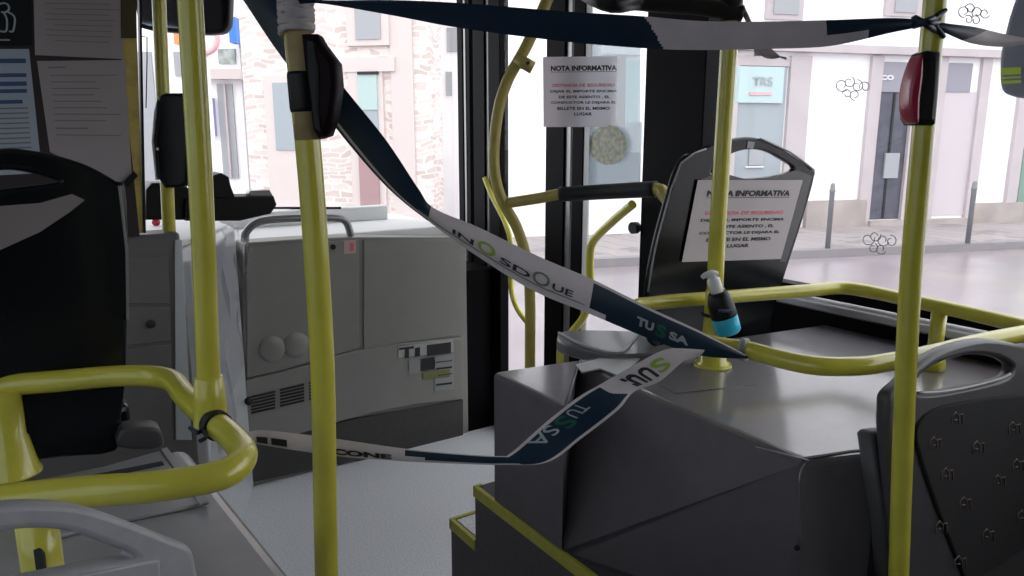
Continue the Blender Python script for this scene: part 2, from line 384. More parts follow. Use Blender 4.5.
# ------------------------------------------------------------------ driver's cab side
YC = 2.20
cab = thing('cab_counter', 'silver sheet metal counter enclosing the driver place beside the dashboard', 'counter', (.4, 2.6, 0))
cA = pY(197, 300, YC + .06); zc = pY(225, 232, 2.9).z
polyc = [V((-.55, YC + .06, 0)), V((cA.x, YC + .06, 0)), V((xl - .012, YD + .0, 0)), V((xl - .012, 3.86, 0)), V((-.55, 3.86, 0))]
prism('body', polyc, (0, 0, zc), SILV, cab, bev=.012)
prism('counter_top', [p + Z1 * zc for p in [V((-.53, YC + .3, 0)), V((cA.x - .01, YC + .3, 0)), V((xl - .04, YD, 0)), V((xl - .04, 3.84, 0)), V((-.53, 3.84, 0))]], (0, 0, .012), DASHL, cab, bev=.004)
bm = bmesh.new(); lk = cA.lerp(V((xl, YD, 0)), .86); lk.z = .33 
sphere_bm(bm, V((lk.x + .01, lk.y - .01, .42)), .018); fin(bm, 'key_lock', INK, cab)
cb = thing('cabinet', 'warm grey box cabinet with drawer seams behind the black seat', 'cabinet', (.2, YC, 0))
c0, c1 = pY(112, 300, YC - .06), pY(186, 300, YC - .06); ztop = pY(160, 234, YC - .06).z
box('body', (c0.x - .5, YC - .055, 0), (c1.x, YC + .05, ztop), CABI, cb, bev=.008)
PC = V((0, YC - .055, 0))
plate('upper_panel', [(122, 257), (168, 257), (170, 304), (122, 304)], PC - Y1 * .006, Y1, .006, CABI, cb, bev=.002, sm=0)
plate('middle_panel', [(122, 308), (170, 308), (171, 341), (122, 346)], PC - Y1 * .006, Y1, .006, CABI, cb, bev=.002, sm=0)
plate('lower_panel', [(116, 350), (171, 345), (173, 440), (116, 440)], PC - Y1 * .006, Y1, .006, CABI, cb, bev=.002, sm=0)
bm = bmesh.new(); q = pY(151, 324, YC - .065); sphere_bm(bm, q, .012, (1, .6, 1)); fin(bm, 'lock', INK, cb)
plate('side_column', [(175, 240), (182, 240), (192, 440), (176, 440)], PC - Y1 * .006, Y1, .006, SILV, cb, bev=.001, sm=0)
# hanging clear plastic sheet over cab side
fs = bmesh.new(); rows = []
for k in range(9):
    t = k / 8; r_ = []
    for j in range(7):
        s = j / 6; a = V((cA.x + .015, YC + .10, 0)).lerp(V((xl - .0, YD - .03, 0)), s * .9)
        z = (zc + .03) - t * (.72 - .55 * s); a += V((.02, -.012, 0)) * math.sin(s * 17 + t * 6) + V((.025, -.02, 0)) * (.3 + t)
        r_.append(fs.verts.new((a.x, a.y, z)))
    rows.append(r_)
for a, b in zip(rows, rows[1:]):
    for j in range(6): fs.faces.new((a[j], a[j + 1], b[j + 1], b[j])).smooth = True
tag(fin(fs, 'plastic_sheet', FILM), 'crumpled clear plastic sheet draped over the cab side', 'plastic sheet')
# ticket machine
tm = thing('ticket_machine', 'black ticket machine with tilted screen on the cab counter', 'machine', (.5, 2.75, zc))
YT = 2.62
plate('base', [(186, 221), (186, 199), (215, 197), (274, 196), (277, 205), (271, 214), (240, 221)], V((0, YT, 0)), Y1, .16, BLK, tm, bev=.006, sm=0)
plate('screen_housing', [(206, 199), (205, 178), (222, 173), (229, 177), (231, 186), (236, 199)], V((0, YT + .005, 0)), Y1, .12, BLK, tm, bev=.005, sm=0)
plate('display', [(249, 196), (250, 191), (270, 190), (273, 196)], V((0, YT + .01, 0)), Y1, .05, STEEL, tm, bev=.002, sm=0)
plate('roll_cover', [(146, 220), (146, 190), (152, 183), (184, 183), (190, 190), (190, 220)], V((0, YT + .02, 0)), Y1, .14, BLK, tm, bev=.006, sm=0)
tag(tube('rod', [pZ(262, 208, zt + .081), pZ(300, 208, zt + .081), pZ(341, 208, zt + .081)], .006, BLK), 'thin black rod lying behind the grab handle', 'rod')
bm = bmesh.new(); sphere_bm(bm, pZ(156, 222, zc + .026), .016); tag(fin(bm, 'push_button', mat('red button', (.6, .02, .06), .3)), 'small red push button beside the thin pole by the driver', 'button')

# notice board behind the driver
bd = struct(bpy.data.objects.new('wall_partition', None)); COL.objects.link(bd)
YB = 2.12; PB = V((0, YB, 0)); xb = pY(126, 100, YB).x
box('board', (-.6, YB, ztop), (xb, YB + .03, 2.32), mat('dark brown board', (.025, .016, .016), .5), bd)
ep = thing('edge_post', 'worn yellow flat post edging the notice board', 'post', (xb, YB, ztop))
plate('upper_post', [(120, -70), (135, -70), (137, 38), (121, 38)], PB - Y1 * .004, Y1, .035, mat('dark bronze trim', (.06, .045, .015), .4), ep, sm=0)
plate('lower_post', [(121, 38), (137, 38), (143, 233), (122, 233)], PB + Y1 * .001, Y1, .035, YELW, ep, sm=0)
plate('black_edge', [(138, -70), (140, -70), (146, 233), (143.5, 233)], PB - Y1 * .004, Y1, .035, BLK, ep, sm=0)
PAPERT = mat('thin backlit paper', (.85, .78, .82), .7)
_b = PAPERT.node_tree.nodes['Principled BSDF']; _t = PAPERT.node_tree.nodes.new('ShaderNodeBsdfTranslucent'); _t.inputs[0].default_value = (.95, .88, .92, 1)
_m = PAPERT.node_tree.nodes.new('ShaderNodeMixShader'); _m.inputs[0].default_value = .45
for a_, b__ in ((_b.outputs[0], _m.inputs[1]), (_t.outputs[0], _m.inputs[2]), (_m.outputs[0], PAPERT.node_tree.nodes['Material Output'].inputs[0])): PAPERT.node_tree.links.new(a_, b__)
def sheet(name, c, P, N, m, label, thick=.0008):
    o = plate(name, c, P, N, thick, m, sm=0); return tag(o, label, 'notice')
def lines(o, c, P, N, rows, m, name='printed_lines', lift=.0016):
    Nn = N.normalized(); Nn = -Nn if Nn.dot(P - EYE) > 0 else Nn
    f = quad_f([pl(x, y, P, N) for x, y in c], Nn * lift)
    return join_text(name, [('_', a, b, v - h, v) for (a, b, v, h) in rows], f, m, o)
rnd = random.Random(8)
c = [(33, -30), (125, -30), (123, 59), (35, 55)]; o = sheet('paper_notice', c, PB - Y1 * .002, Y1, PAPERB, 'upper beige typed paper sheet on the dark board')
lines(o, c, PB - Y1 * .002, Y1, [(.12 + .1 * (i % 3 == 0), rnd.uniform(.8, .95), .93 - i * .062, .01) for i in range(13)], INKG)
c = [(37, 61), (126, 60), (129, 182), (49, 153)]; c = [(37, 61), (125, 60), (132, 178), (116, 183), (50, 152)]
o = tag(plate('paper_notice', c, PB - Y1 * .002, Y1, .0008, PAPERB, sm=0), 'lower beige typed paper sheet on board above the black seat', 'notice')
c4 = [(38, 61), (125, 60), (131, 178), (50, 176)]
lines(o, c4, PB - Y1 * .002, Y1, [(.1, .3, .95, .012)] + [(.12, rnd.uniform(.6, .95), .88 - i * .055, .009) for i in range(8)] + [(.12, .5, .43, .014), (.12, .9, .37, .009)], INKG)
c = [(-14, 49), (29, 49), (42, 173), (-14, 176)]; o = sheet('paper_notice', c, PB - Y1 * .002, Y1, PAPERC, 'bluish paper sheet with dark blue headings at left edge of board')
lines(o, c, PB - Y1 * .002, Y1, [(.2, .9, .925, .035), (.2, .88, .81, .03), (.2, .87, .745, .035), (.2, .86, .685, .03), (.2, .75, .6, .03)], BLUEI, 'headings')
lines(o, c, PB - Y1 * .002, Y1, [(.2, .85, .54 - i * .04, .012) for i in range(9)], INKG)
sg = tag(plate('pictogram_sign', [(-20, -20), (31, -20), (32, 46), (-20, 46)], PB - Y1 * .002, Y1, .002, BLK, sm=0), 'black sign with a white outlined figure in the upper left corner', 'sign')
bm = bmesh.new()
for pts in ([(0, 4), (4, 3), (8, 5), (9, 9), (6, 12), (1, 12)], [(8, 12), (13, 15), (15, 20), (13, 31), (9, 31)], [(4, 13), (7, 20), (6, 31), (0, 31)]):
    tube_bm(bm, [pY(x, y, YB - .005) for x, y in pts], .0022, seg=6, sm=4)
tube_bm(bm, [pY(0, 40, YB - .005), pY(10, 40, YB - .005)], .002, seg=6, sm=0)
fin(bm, 'figure_outline', TGREY, sg)
tag(plate('tape_tab', [(123, 182), (134, 171), (138, 176), (127, 188)], PB - Y1 * .012, Y1, .003, BLK, sm=0), 'small black tab at the corner of the lower paper sheet', 'tab')

# interior mirror
mi = thing('rear_view_mirror', 'wide rounded black rear view mirror at top above the cab', 'mirror', tuple(pH(185, 0, 3.0)))
Pm = pH(185, 0, 3.0)
plate('housing', [(138, -30), (222, -30), (229, -20), (229, 18), (226, 29), (218, 33.5), (196, 34), (160, 31), (142, 28), (138, 20)], Pm, FH, .05, BLK, mi, bev=.006, sm=2)
plate('mirror_glass', [(141, -26), (222, -26), (226, -16), (226, 15), (222, 26), (212, 30), (160, 27), (144, 24), (141, 18)], Pm - FH * .003, FH, .003, MIRR, mi, sm=2)
tag(tube('cable', [pH(140, 36, 3.0), pH(147, 37, 3.0), pH(147, 60, 3.0), pH(146, 108, 3.0)], .0022, BLK, sm=0), 'thin dark wire hanging beneath the rear view mirror', 'cable')

# ------------------------------------------------------------------ left arch box, rail, seats
lbx = thing('wheel_arch_box', 'grey left wheel arch box with a shiny lid under the yellow rail loop', 'arch box', (-.1, 1.0, 0))
e0, e1 = pZ(187, 446, ZL), pZ(297, 578, ZL)
e2 = e1 + (e1 - e0) * 1.6
poly = [V((-.58, e0.y + .02, 0)), V((e0.x, e0.y, 0)), V((e1.x, e1.y, 0)), V((e2.x, e2.y, 0)), V((-.58, e2.y, 0))]
prism('body', poly, (0, 0, ZL), LBOX, lbx, bev=.02)
Lp = V((0, 0, ZL + .005))
plate('hatch_lid', [(20, 490), (165, 449), (207, 502), (120, 520), (20, 545)], Lp + Z1 * .002, Z1, .006, LBOX, lbx, bev=.0015, sm=0)
plate('slot', [(60, 481), (162, 461), (164, 464), (62, 485)], Lp + Z1 * .0045, Z1, .002, INK, lbx, sm=0)
plate('lid_edge', [(160, 449), (167, 447), (209, 502), (200, 504)], Lp + Z1 * .006, Z1, .004, STEEL, lbx, bev=.001, sm=0)
plate('rear_block', [(118, 448), (119, 434), (126, 429), (155, 428), (162, 433), (164, 446), (150, 450)], pZ(140, 450, ZL), Y1, .05, SEATG, lbx, bev=.006, sm=2)
rl = thing('handrail', 'yellow rail loop around the left box at the lower left', 'handrail', tuple(pZ(210, 420, ZLR)))
def zl(x, y): return pZ(x, y, ZLR)
loop = [zl(-140, 408), zl(-60, 395), zl(0, 386), (zl(60, 381)), zl(110, 376.5), zl(150, 376), zl(172, 381), zl(186, 397), zl(210, 419), zl(232, 437), zl(243, 454), zl(232, 470), zl(205, 479), zl(150, 487), zl(80, 492), zl(0, 501), zl(-100, 516)]
tube('rail', loop, .0183, YEL, rl, seg=20)
def flare(name, px, py0, py1, par, dz, r0=.018, r1=.036):
    a = zl(px, py0); bm = bmesh.new(); b = V((a.x, a.y, dz))
    lathe_bm(bm, [(r1, 0), (r1, .02), (r0 * 1.25, .55), (r0 * 1.15, .56), (r0 * 1.1, 1)], b, a); return fin(bm, name, YEL, par)
a = zl(0, 388); bm = bmesh.new(); lathe_bm(bm, [(.044, 0), (.044, .02), (.040, .06), (.030, .42), (.0275, .44), (.0275, .95)], V((a.x, a.y, ZL)), a); fin(bm, 'rear_post', YEL, rl)
a = zl(33, 497); bm = bmesh.new(); lathe_bm(bm, [(.02, 0), (.0215, .1), (.0215, .4), (.0215, .95)], V((a.x, a.y, ZL)), a); fin(bm, 'front_post', YEL, rl)
b = V((a.x, a.y, 0)) - V((0, .0, 0)); 
sl = plate('post_slot', [(28, 575), (28, 560), (32, 550), (38, 549), (43, 555), (45, 576)], V((a.x, a.y, 0)) - FH * .0205, FH, .004, INK, rl, sm=0)
# upright rising from the rail
up = thing('grab_pole', 'yellow pole rising from the left rail loop on a flared sleeve', 'pole', tuple(pZ(210, 425, ZLR)))
def pole_pts(samples, d, ztop=2.31, zbot=None):
    q = [pH(x, y, d) for x, y in samples]
    u = (q[0] - q[1]); q.insert(0, q[0] + u * ((ztop - q[0].z) / u.z))
    if zbot is not None: u = (q[-1] - q[-2]); q.append(q[-1] + u * ((zbot - q[-1].z) / u.z))
    return q
DP2 = (zl(210, 419) - EYE).dot(FH)
tube('pole', pole_pts([(190, 0), (201, 190), (208, 360), (210, 400)], DP2), .0160, YEL, up, seg=20)
bm = bmesh.new(); tp = pH(208.5, 376, DP2); bt = pH(211, 424, DP2)
lathe_bm(bm, [(.024, 0), (.024, .03), (.0225, .5), (.0195, .98), (.018, 1)], bt, tp); fin(bm, 'sleeve', YEL, up)
bm = bmesh.new(); g0 = zl(214, 423); g1 = zl(217, 425.5); lathe_bm(bm, [(.021, 0), (.021, 1)], g0, g1 + (g1 - g0) * .6); fin(bm, 'rubber_ring', RUB, rl)
# thin pole by the cab
tp_ = thing('grab_pole', 'thin yellow pole with black button box standing by the cab', 'pole', tuple(pY(170, 232, YC)))
DP4 = (pY(169, 228, YC) - EYE).dot(FH)
tube('pole', pole_pts([(159, 0), (163, 95), (169, 228)], DP4, zbot=ztop), .0172, YEL, tp_)
def button(px_outl, d, m, side, par, label=None):
    P = pH(*px_outl[0], d) 
    return plate('housing', px_outl, pH(px_outl[0][0], px_outl[0][1], d), FH, .045, m, par, bev=.009, sm=0)
sb = thing('stop_button', 'black stop button box on the thin pole by the cab', 'button box', tuple(pH(170, 140, DP4 - .02)))
button([(158, 96), (164, 93), (182, 93), (187, 99), (190, 140), (187, 184), (180, 188), (164, 188), (157, 178), (153, 140)], DP4 - .035, BLK, 1, sb)
bm = bmesh.new(); sphere_bm(bm, pH(157.5, 149, DP4 - .036), .004); fin(bm, 'indicator', WHITEP, sb)
plate('pale_edge', [(157, 100), (154.5, 125), (153, 142), (155, 165), (157, 180), (155.5, 180), (151.6, 142), (154, 112)], pH(154, 140, DP4 - .036), FH, .03, WHITEP, sb, sm=0)

# front left pole with tape
D1 = 1.04
p1 = thing('grab_pole', 'full height yellow pole in the aisle, left of centre, with maroon button box', 'pole', tuple(pZ(335, 900, 0)))
tube('pole', pole_pts([(296, 20), (311, 180), (318, 285), (323, 385), (326.5, 576)], D1, zbot=0), .0176, YEL, p1, seg=24)
bm = bmesh.new(); lathe_bm(bm, [(.0182, 0), (.0182, 1)], pH(308, 140, D1), pH(297.5, 28, D1)); fin(bm, 'worn_wrap', METW if False else mat('scuffed pale yellow wrap', (.45, .34, .17), .5, noise=.2, nscale=25), p1)
bm = bmesh.new()
for i in range(26):
    a = 300 + math.sin(i * 2.1) * 2; y = 29 - i * 2.6
    q = pH(296.5 - i * .1, y, D1); tl = math.sin(i * 1.7) * .009
    ring = [q + RT * (.0215 * math.cos(t)) + FH * (.0215 * math.sin(t)) + Z1 * (tl * math.cos(t)) for t in [k * .6283 for k in range(11)]]
    tube_bm(bm, ring, .0042, seg=6, sm=0, caps=False)
tag(fin(bm, 'wrapped_tape', METW), 'crumpled white tape wound round the top of the aisle pole', 'tape')
s1 = thing('stop_button', 'maroon black stop button box bound with black tape on aisle pole', 'button box', tuple(pH(318, 90, D1 - .03)))
button([(300, 33), (316, 33), (321, 42), (336, 62), (338, 84), (334, 116), (327, 136), (318, 139), (312, 130), (305, 80)], D1 - .02, MAROON, 1, s1)
plate('front_lens', [(306, 40), (314, 40), (318, 70), (318, 110), (322, 134), (314, 128), (309, 80)], pH(310, 90, D1 - .024), FH, .012, BLK, s1, bev=.002, sm=0)
bm = bmesh.new(); lathe_bm(bm, [(.0195, 0), (.0205, .1), (.0205, .9), (.0195, 1)], pH(305.5, 112, D1), pH(302, 72, D1)); fin(bm, 'binding_tape', BLK, s1)

# black glossy seat, left
def seat_plane(px, py, d, yaw, lean):                      # plane facing: yaw = normal azimuth from -Y, lean back angle
    P = pH(px, py, d); n = V((math.sin(yaw), -math.cos(yaw), 0)) * math.cos(lean) + Z1 * math.sin(lean)
    return P, n.normalized()
P, N = seat_plane(60, 300, 1.22, .12, .05)
ls = thing('bus_seat', 'glossy black seat shell seen from behind above the left box', 'seat', tuple(pH(60, 455, 1.22)))
plate('backrest', [(-75, 250), (-70, 185), (-50, 162), (0, 149), (30, 150), (60, 156), (90, 166), (117, 181), (126, 188), (129, 250), (128, 320), (127, 370), (122, 420), (116, 452), (60, 458), (0, 466), (-60, 470)], P, N, .045, BLKG, ls, holes=[[(-35, 178), (0, 170), (25, 171), (52, 178), (60, 182), (30, 186), (0, 190), (-35, 200)]], bev=.008, sm=3)
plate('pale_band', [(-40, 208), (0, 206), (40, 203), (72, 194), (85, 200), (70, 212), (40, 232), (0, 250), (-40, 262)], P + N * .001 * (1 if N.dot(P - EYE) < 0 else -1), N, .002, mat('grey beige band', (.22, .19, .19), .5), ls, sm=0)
plate('side_rim', [(118, 186), (121, 186), (128.5, 250), (129, 320), (126.5, 320), (125.5, 250)], P + N * .002, N, .004, STEEL, ls, sm=0)
q = pH(60, 452, 1.24)
bm = bmesh.new(); box_bm(bm, (q.x - .22, q.y + .02, ZL + .012), (q.x + .12, q.y + .4, ZL + .06), .015); fin(bm, 'seat_pan', BLKG, ls)
# nearest seat, lower left
P, N = seat_plane(100, 540, .62, .35, .12)
ns = thing('bus_seat', 'grey seat backrest with arched handle in the lower left corner', 'seat', tuple(pH(100, 600, .66)))
plate('backrest', [(-120, 640), (-110, 560), (-60, 519), (0, 506), (50, 504), (90, 509), (135, 524), (172, 539), (190, 547), (197, 565), (210, 640), (240, 760), (-100, 760)], P, N, .03, SEATL, ns, holes=[[(-70, 575), (-60, 548), (0, 533), (40, 529), (75, 533), (105, 544), (135, 557), (100, 566), (40, 578), (-30, 592)]], bev=.006, sm=4)
plate('back_panel', [(-30, 605), (75, 576), (160, 560), (164, 640), (165, 740), (-60, 740)], P + N * .003, N, .006, SEATL, ns, bev=.002, sm=0)

# ------------------------------------------------------------------ right podium (wheel arch) and steps
XS = .862
zu = pX(475, 487, XS).z; yu = pX(475, 487, XS).y
zlw = pX(451, 520, XS).z; ylw = pX(451, 520, XS).y
stp = thing('step_platform', 'dark two level step platform with yellow nosings beside the right arch box', 'step', (XS, 1.0, 0))
box('upper_step', (XS, -3.5, 0), (WX - .005, yu, zu), STEP, stp)
box('lower_step', (XS, yu, 0), (WX - .005, ylw, zlw), STEP, stp)
box('lower_tread', (XS + .012, yu + .001, zlw), (WX - .01, ylw - .012, zlw + .003), FLOOR, stp)
yn = mat('yellow step nosing', (.50, .47, .06), .5, noise=.1)
def nosing(lo, hi): return box('nosing', lo, hi, yn, stp, bev=.002)
nosing((XS - .004, -3.5, zu - .026), (XS + .008, yu, zu + .003)); nosing((XS - .004, yu + .0, zlw - .026), (XS + .008, ylw + .004, zlw + .004))
nosing((XS - .004, ylw - .008, zlw - .026), (WX - .01, ylw + .004, zlw + .005)); nosing((XS - .004, yu - .008, zu - .026), (XS + .02, yu + .004, zu + .004))
pod = thing('wheel_arch_box', 'large dark grey right wheel arch box with the sanitiser pole on it', 'arch box', (1.4, 1.1, zu))
k1, k2, k3, k4 = pZ(493, 373, ZP), pZ(806, 461, ZP), pZ(893, 452, ZP), pZ(600, 357.5, ZP)
k1.x = max(k1.x, XS + .002)
dr = (k3 - k2).normalized(); kr = k2 + dr * ((WX - .006 - k2.x) / dr.x); df = (k4 - k1).normalized(); kf = k1 + df * ((WX - .006 - k1.x) / df.x)
print('podium', k1, k2, k3, kr, kf, 'steps', zu, yu, zlw, ylw, 'YD', YD, 'ztop', ztop, zc)
kB = pX(564, 407, k1.x); kB.z = ZP; kC = pZ(579, 361, ZP); kD = pZ(628, 385, ZP); kBl = kB - Z1 * .334
tC = (kC - k1).dot(df); kC = k1 + df * tC
kr = V((WX - .006, k3.y + .045, ZP)); ka = V((k3.x + .02, k3.y + .045, ZP)); kb = V((k3.x - .02, k3.y + .012, ZP))
zb = zu + .002
bm = bmesh.new(); nv_ = lambda p: bm.verts.new(p)
lowv = lambda p: V((p.x, p.y, zb))
tA, tB, tBl, tC_, tD, t2, tb, ta, tr, tf = [nv_(p) for p in (k1, kB, kBl, kC, kD, k2, kb, ka, kr, kf)]
bA, bB, b2, bb, ba, brr, bf = [nv_(lowv(p)) for p in (k1, kB, k2, kb, ka, kr, kf)]
for f_ in ((tA, tB, tC_), (tC_, tD, t2, tb, ta, tr, tf), (tB, tBl, tC_), (tBl, tD, tC_), (tBl, t2, tD), (tA, bA, bB, tBl, tB), (tBl, bB, b2, t2), (t2, b2, bb, tb), (tb, bb, ba, ta), (ta, ba, brr, tr), (tr, brr, bf, tf), (tf, bf, bA, tA, tC_), (bA, bf, brr, ba, bb, b2, bB)):
    bm.faces.new(f_)
bmesh.ops.recalc_face_normals(bm, faces=bm.faces)
ed = [e for e in bm.edges if set(e.verts) in ({t2, b2}, {t2, tb}, {tD, t2}, {tA, tB}, {tC_, tD})]
bmesh.ops.bevel(bm, geom=ed, offset=.012, segments=3, affect='EDGES', profile=.5)
bm.normal_update()
for f_ in bm.faces:
    if f_.normal.z < .85: f_.material_index = 1
body = fin(bm, 'body', [PODI, PODS], pod)
plate('cover_panel', [(645, 378), (676, 393), (757, 384), (752, 380), (700, 366), (660, 362)], V((0, 0, ZP + .0022)), Z1, .002, PODI, pod, sm=0)
tube('corner_trim', [pZ(730, 440, ZP + .002).lerp(pZ(806, 461, ZP + .002), .35), pZ(804, 459.5, ZP + .003), pZ(806, 462, ZP - .006)] + [pl(800, y, k2 - V((.012, .012, 0)), FH) for y in (475, 510, 541)], .0016, STEEL, pod, seg=6, sm=3)
bm = bmesh.new(); sphere_bm(bm, pl(797, 548, k2 - V((.010, .010, 0)), FH), .005); fin(bm, 'screw', BLK, pod)
plate('rear_seam', [(800, 463), (804, 457), (850, 450), (885, 447), (885, 448.5), (850, 452), (806, 459)], V((0, 0, ZP + .0012)), Z1, .0012, INK, pod, sm=0)
tube('corner_seam', [kB + V((.006, 0, .001)), kC + V((0, -.006, .001))], .0018, SEATR, pod, seg=6, sm=0)
# front trim bracket under seat
br = tag(plate('metal_bracket', [(576, 364), (600, 358), (640, 358), (632, 366), (620, 376), (600, 368), (582, 372)], V((0, 0, ZP + .006)), Z1, .005, mat('pale bracket', (.45, .45, .45), .35, metal=.4), bev=.001, sm=0), 'pale metal trim bracket lying on arch box below the seat cushion', 'bracket')

# right pole group
D3 = (pZ(713, 366, ZP) - EYE).dot(FH)
p3 = thing('grab_pole', 'yellow pole standing on right arch box with blue sanitiser bottle strapped on', 'pole', tuple(pZ(713, 366, ZP)))
q = pole_pts([(730, 30), (720, 190), (716, 262), (713, 352)], D3, zbot=ZP + .01)
tube('pole', q, .0188, YEL, p3, seg=20)
bm = bmesh.new(); bt = q[-1].copy(); bt.z = ZP; tp = pH(716, 288, D3)
lathe_bm(bm, [(.038, 0), (.038, .05), (.032, .07), (.026, .5), (.0235, .95), (.020, 1)], bt, tp); fin(bm, 'sleeve', YEL, p3)
bm = bmesh.new(); lathe_bm(bm, [(.044, 0), (.044, 1)], bt, bt + Z1 * .007); fin(bm, 'base_flange', YEL, p3)
hd = bmesh.new(); lathe_bm(hd, [(.022, 0), (.026, .3), (.026, 1)], pH(729.5, 22, D3), pH(731, -4, D3)); fin(hd, 'top_clamp', BLK, p3)
tag(tube('ceiling_bar', [pX(520, -60, WX - .01), pH(585, -8, D3 - .0), pH(640, 2, D3 - .02), pH(700, 7, D3 - .01), pH(742, 14, D3 - .01)], .018, BLK, seg=12), 'black horizontal bar at top joined to the sanitiser pole', 'bar')
tag(tube('cable', [pH(738, 0, D3), pH(748, 20, D3), pH(757, 42, D3), pH(762, 55, D3)], .006, STEEL, seg=8), 'grey cable sloping down from top of the sanitiser pole', 'cable')
bm = bmesh.new(); rr = [[pH(754 + i * 6.5, 48 + i * 2.2 + (j - 1.5) * (5.5 - i) + math.sin(i * 2 + j) * 1.5, D3 - .02 + .01 * math.sin(i * 3 + j * 2)) for j in range(4)] for i in range(6)]
vv = [[bm.verts.new(p) for p in r_] for r_ in rr]
for a, b in zip(vv, vv[1:]):
    for j in range(3): bm.faces.new((a[j], a[j + 1], b[j + 1], b[j])).smooth = True
tag(fin(bm, 'tape_scrap', METW), 'crumpled loose end of white tape under the upper tape band', 'tape')

# sanitiser bottle
DB = D3 - .062
bo = thing('sanitiser_bottle', 'tilted clear bottle of blue sanitiser with black label and white pump', 'bottle', tuple(pH(729, 332, DB)))
b0, b1 = pH(729, 333, DB), pH(717, 292, DB); b2 = pH(710, 272, DB)
bm = bmesh.new(); lathe_bm(bm, [(.024, 0), (.029, .06), (.029, .42)], b0, b1); fin(bm, 'gel', GEL, bo)
bm = bmesh.new(); lathe_bm(bm, [(.0295, .41), (.0295, .45), (.0285, .74), (.023, .95), (.018, 1)], b0, b1); fin(bm, 'label', BLK, bo)
d = (b1 - b0).normalized()
def on_bottle(u, v): return b0.lerp(b1, .52 + .16 * v) - FH * .0305 + RT * ((u - .5) * .03)
text_on('label_print', 'GEL', on_bottle, BLUEI, bo) if False else None
tube('label_band', [on_bottle(0, .6) + FH * .003, on_bottle(.5, .6), on_bottle(1, .6) + FH * .003], .0035, BLUEI, bo, seg=8)
bm = bmesh.new(); lathe_bm(bm, [(.0125, .98), (.0145, 1.0), (.0145, 1.3), (.010, 1.33), (.010, 1.42)], b0, b1); fin(bm, 'pump_collar', WHITEP, bo)
h0 = b0.lerp(b1, 1.42)
tube('pump_nozzle', [h0 + RT * .012, h0 + Z1 * .002, h0 - RT * .015 - Z1 * .002, h0 - RT * .022 - Z1 * .008], [.007, .0085, .0065, .004], WHITEP, bo, seg=10, sm=4)
bm = bmesh.new(); c_ = pH(716, 314, D3)
ring = [c_ + RT * (.030 * math.cos(t)) - FH * (.032 * math.sin(t)) for t in [k * .4 for k in range(-3, 12)]]
tube_bm(bm, ring, .004, seg=8, sm=2); tag(fin(bm, 'strap', RUB), 'black strap holding the blue bottle against the yellow pole', 'strap')

# right handrail loop
def zr(x, y): return pZ(x, y, ZR)
rr_ = thing('handrail', 'yellow rail loop over the right arch box', 'handrail', tuple(zr(850, 365)))
loop = [zr(1130, 312), zr(1060, 326), zr(1024, 333.5), zr(975, 343), zr(930, 354), zr(890, 362), zr(860, 366), zr(820, 366), zr(785, 360), zr(748, 350), zr(714, 345), zr(680, 335), zr(650, 324), zr(627, 314.5), zr(631, 307), zr(655, 303), zr(680, 300.5), zr(720, 297.5), zr(770, 293.5), zr(810, 290.5), zr(840, 288), zr(868, 291), zr(900, 298), zr(960, 311), zr(1024, 326), zr(1150, 356)]
tube('rail', loop, .0165, YEL, rr_, seg=20)
bm = bmesh.new(); lathe_bm(bm, [(.0168, 0), (.0168, 1)], zr(812, 290.3), zr(846, 288.2)); 
pv = zr(940, 306.5)
tube('support_post', [pv, V((pv.x, pv.y, ZP))], .0165, YEL, rr_, sm=0)
bm.free()
bm = bmesh.new(); lathe_bm(bm, [(.021, 0), (.021, 1)], zr(741, 349), zr(747, 350)); fin(bm, 'joint_ring', SEATR, rr_)
bm = bmesh.new(); lathe_bm(bm, [(.026, 0), (.026, .3), (.02, 1)], V((pv.x, pv.y, ZP)), V((pv.x, pv.y, ZP + .05))); fin(bm, 'post_foot', YEL, rr_)

# right pole with red button
D5 = 1.07
p5 = thing('grab_pole', 'full height yellow pole at right in front of patterned seat', 'pole', tuple(pZ(890, 900, zu)))
tube('pole', pole_pts([(935, 0), (922.5, 140), (910, 290), (903.5, 430), (898.5, 576)], D5, zbot=zu), .0150, YEL, p5, seg=24)
s5 = thing('stop_button', 'black stop button box with red side on the right pole', 'button box', tuple(pH(920, 90, D5 - .03)))
button([(926, 52), (930, 50), (943, 51), (941, 90), (938, 124), (935, 126), (918, 125), (914, 118), (918, 88)], D5 - .022, BLK, 1, s5)
plate('red_lens', [(924, 54), (918, 64), (912, 84), (910, 100), (911, 112), (915, 122), (920, 122), (921, 100), (924, 75)], pH(910, 90, D5 - .024), FH, .034, REDP, s5, bev=.004, sm=3)

# seat with notice
YS_, = (0,),
Pr = pX(813, 172, WX - .06); d_l = 1.80
Pl_ = pH(680, 168, d_l - .02)
hv = (Pr - Pl_); hv.z = 0; hv.normalize()
lean = V((-hv.y, hv.x, 0)); lean = lean if lean.dot(FH) > 0 else -lean       # horizontal, away from viewer
N = (-(lean) * math.cos(.08) + Z1 * -math.sin(.08)).normalized(); P = Pr
print('seat normal', N, 'width', (Pr - Pl_).length)
rs = thing('bus_seat', 'black seat with arched handle and notice taped to its back, beside the door', 'seat', tuple(pZ(720, 350, ZP)))
plate('backrest', [(681, 163), (700, 151), (722, 142), (748, 137), (768, 141), (790, 153), (813, 169), (815, 176), (806, 210), (795, 245), (782, 285), (772, 318), (764, 345), (720, 348), (672, 350), (652, 344), (648, 320), (648, 290), (654, 255), (664, 215)], P, N, .018, BLKG, rs,
      holes=[[(713, 168), (726, 157), (745, 150), (765, 151), (783, 160), (795, 169), (780, 175), (755, 178.5), (730, 178), (713, 174)]], bev=.005, sm=3)
M_ = P + N * .0015
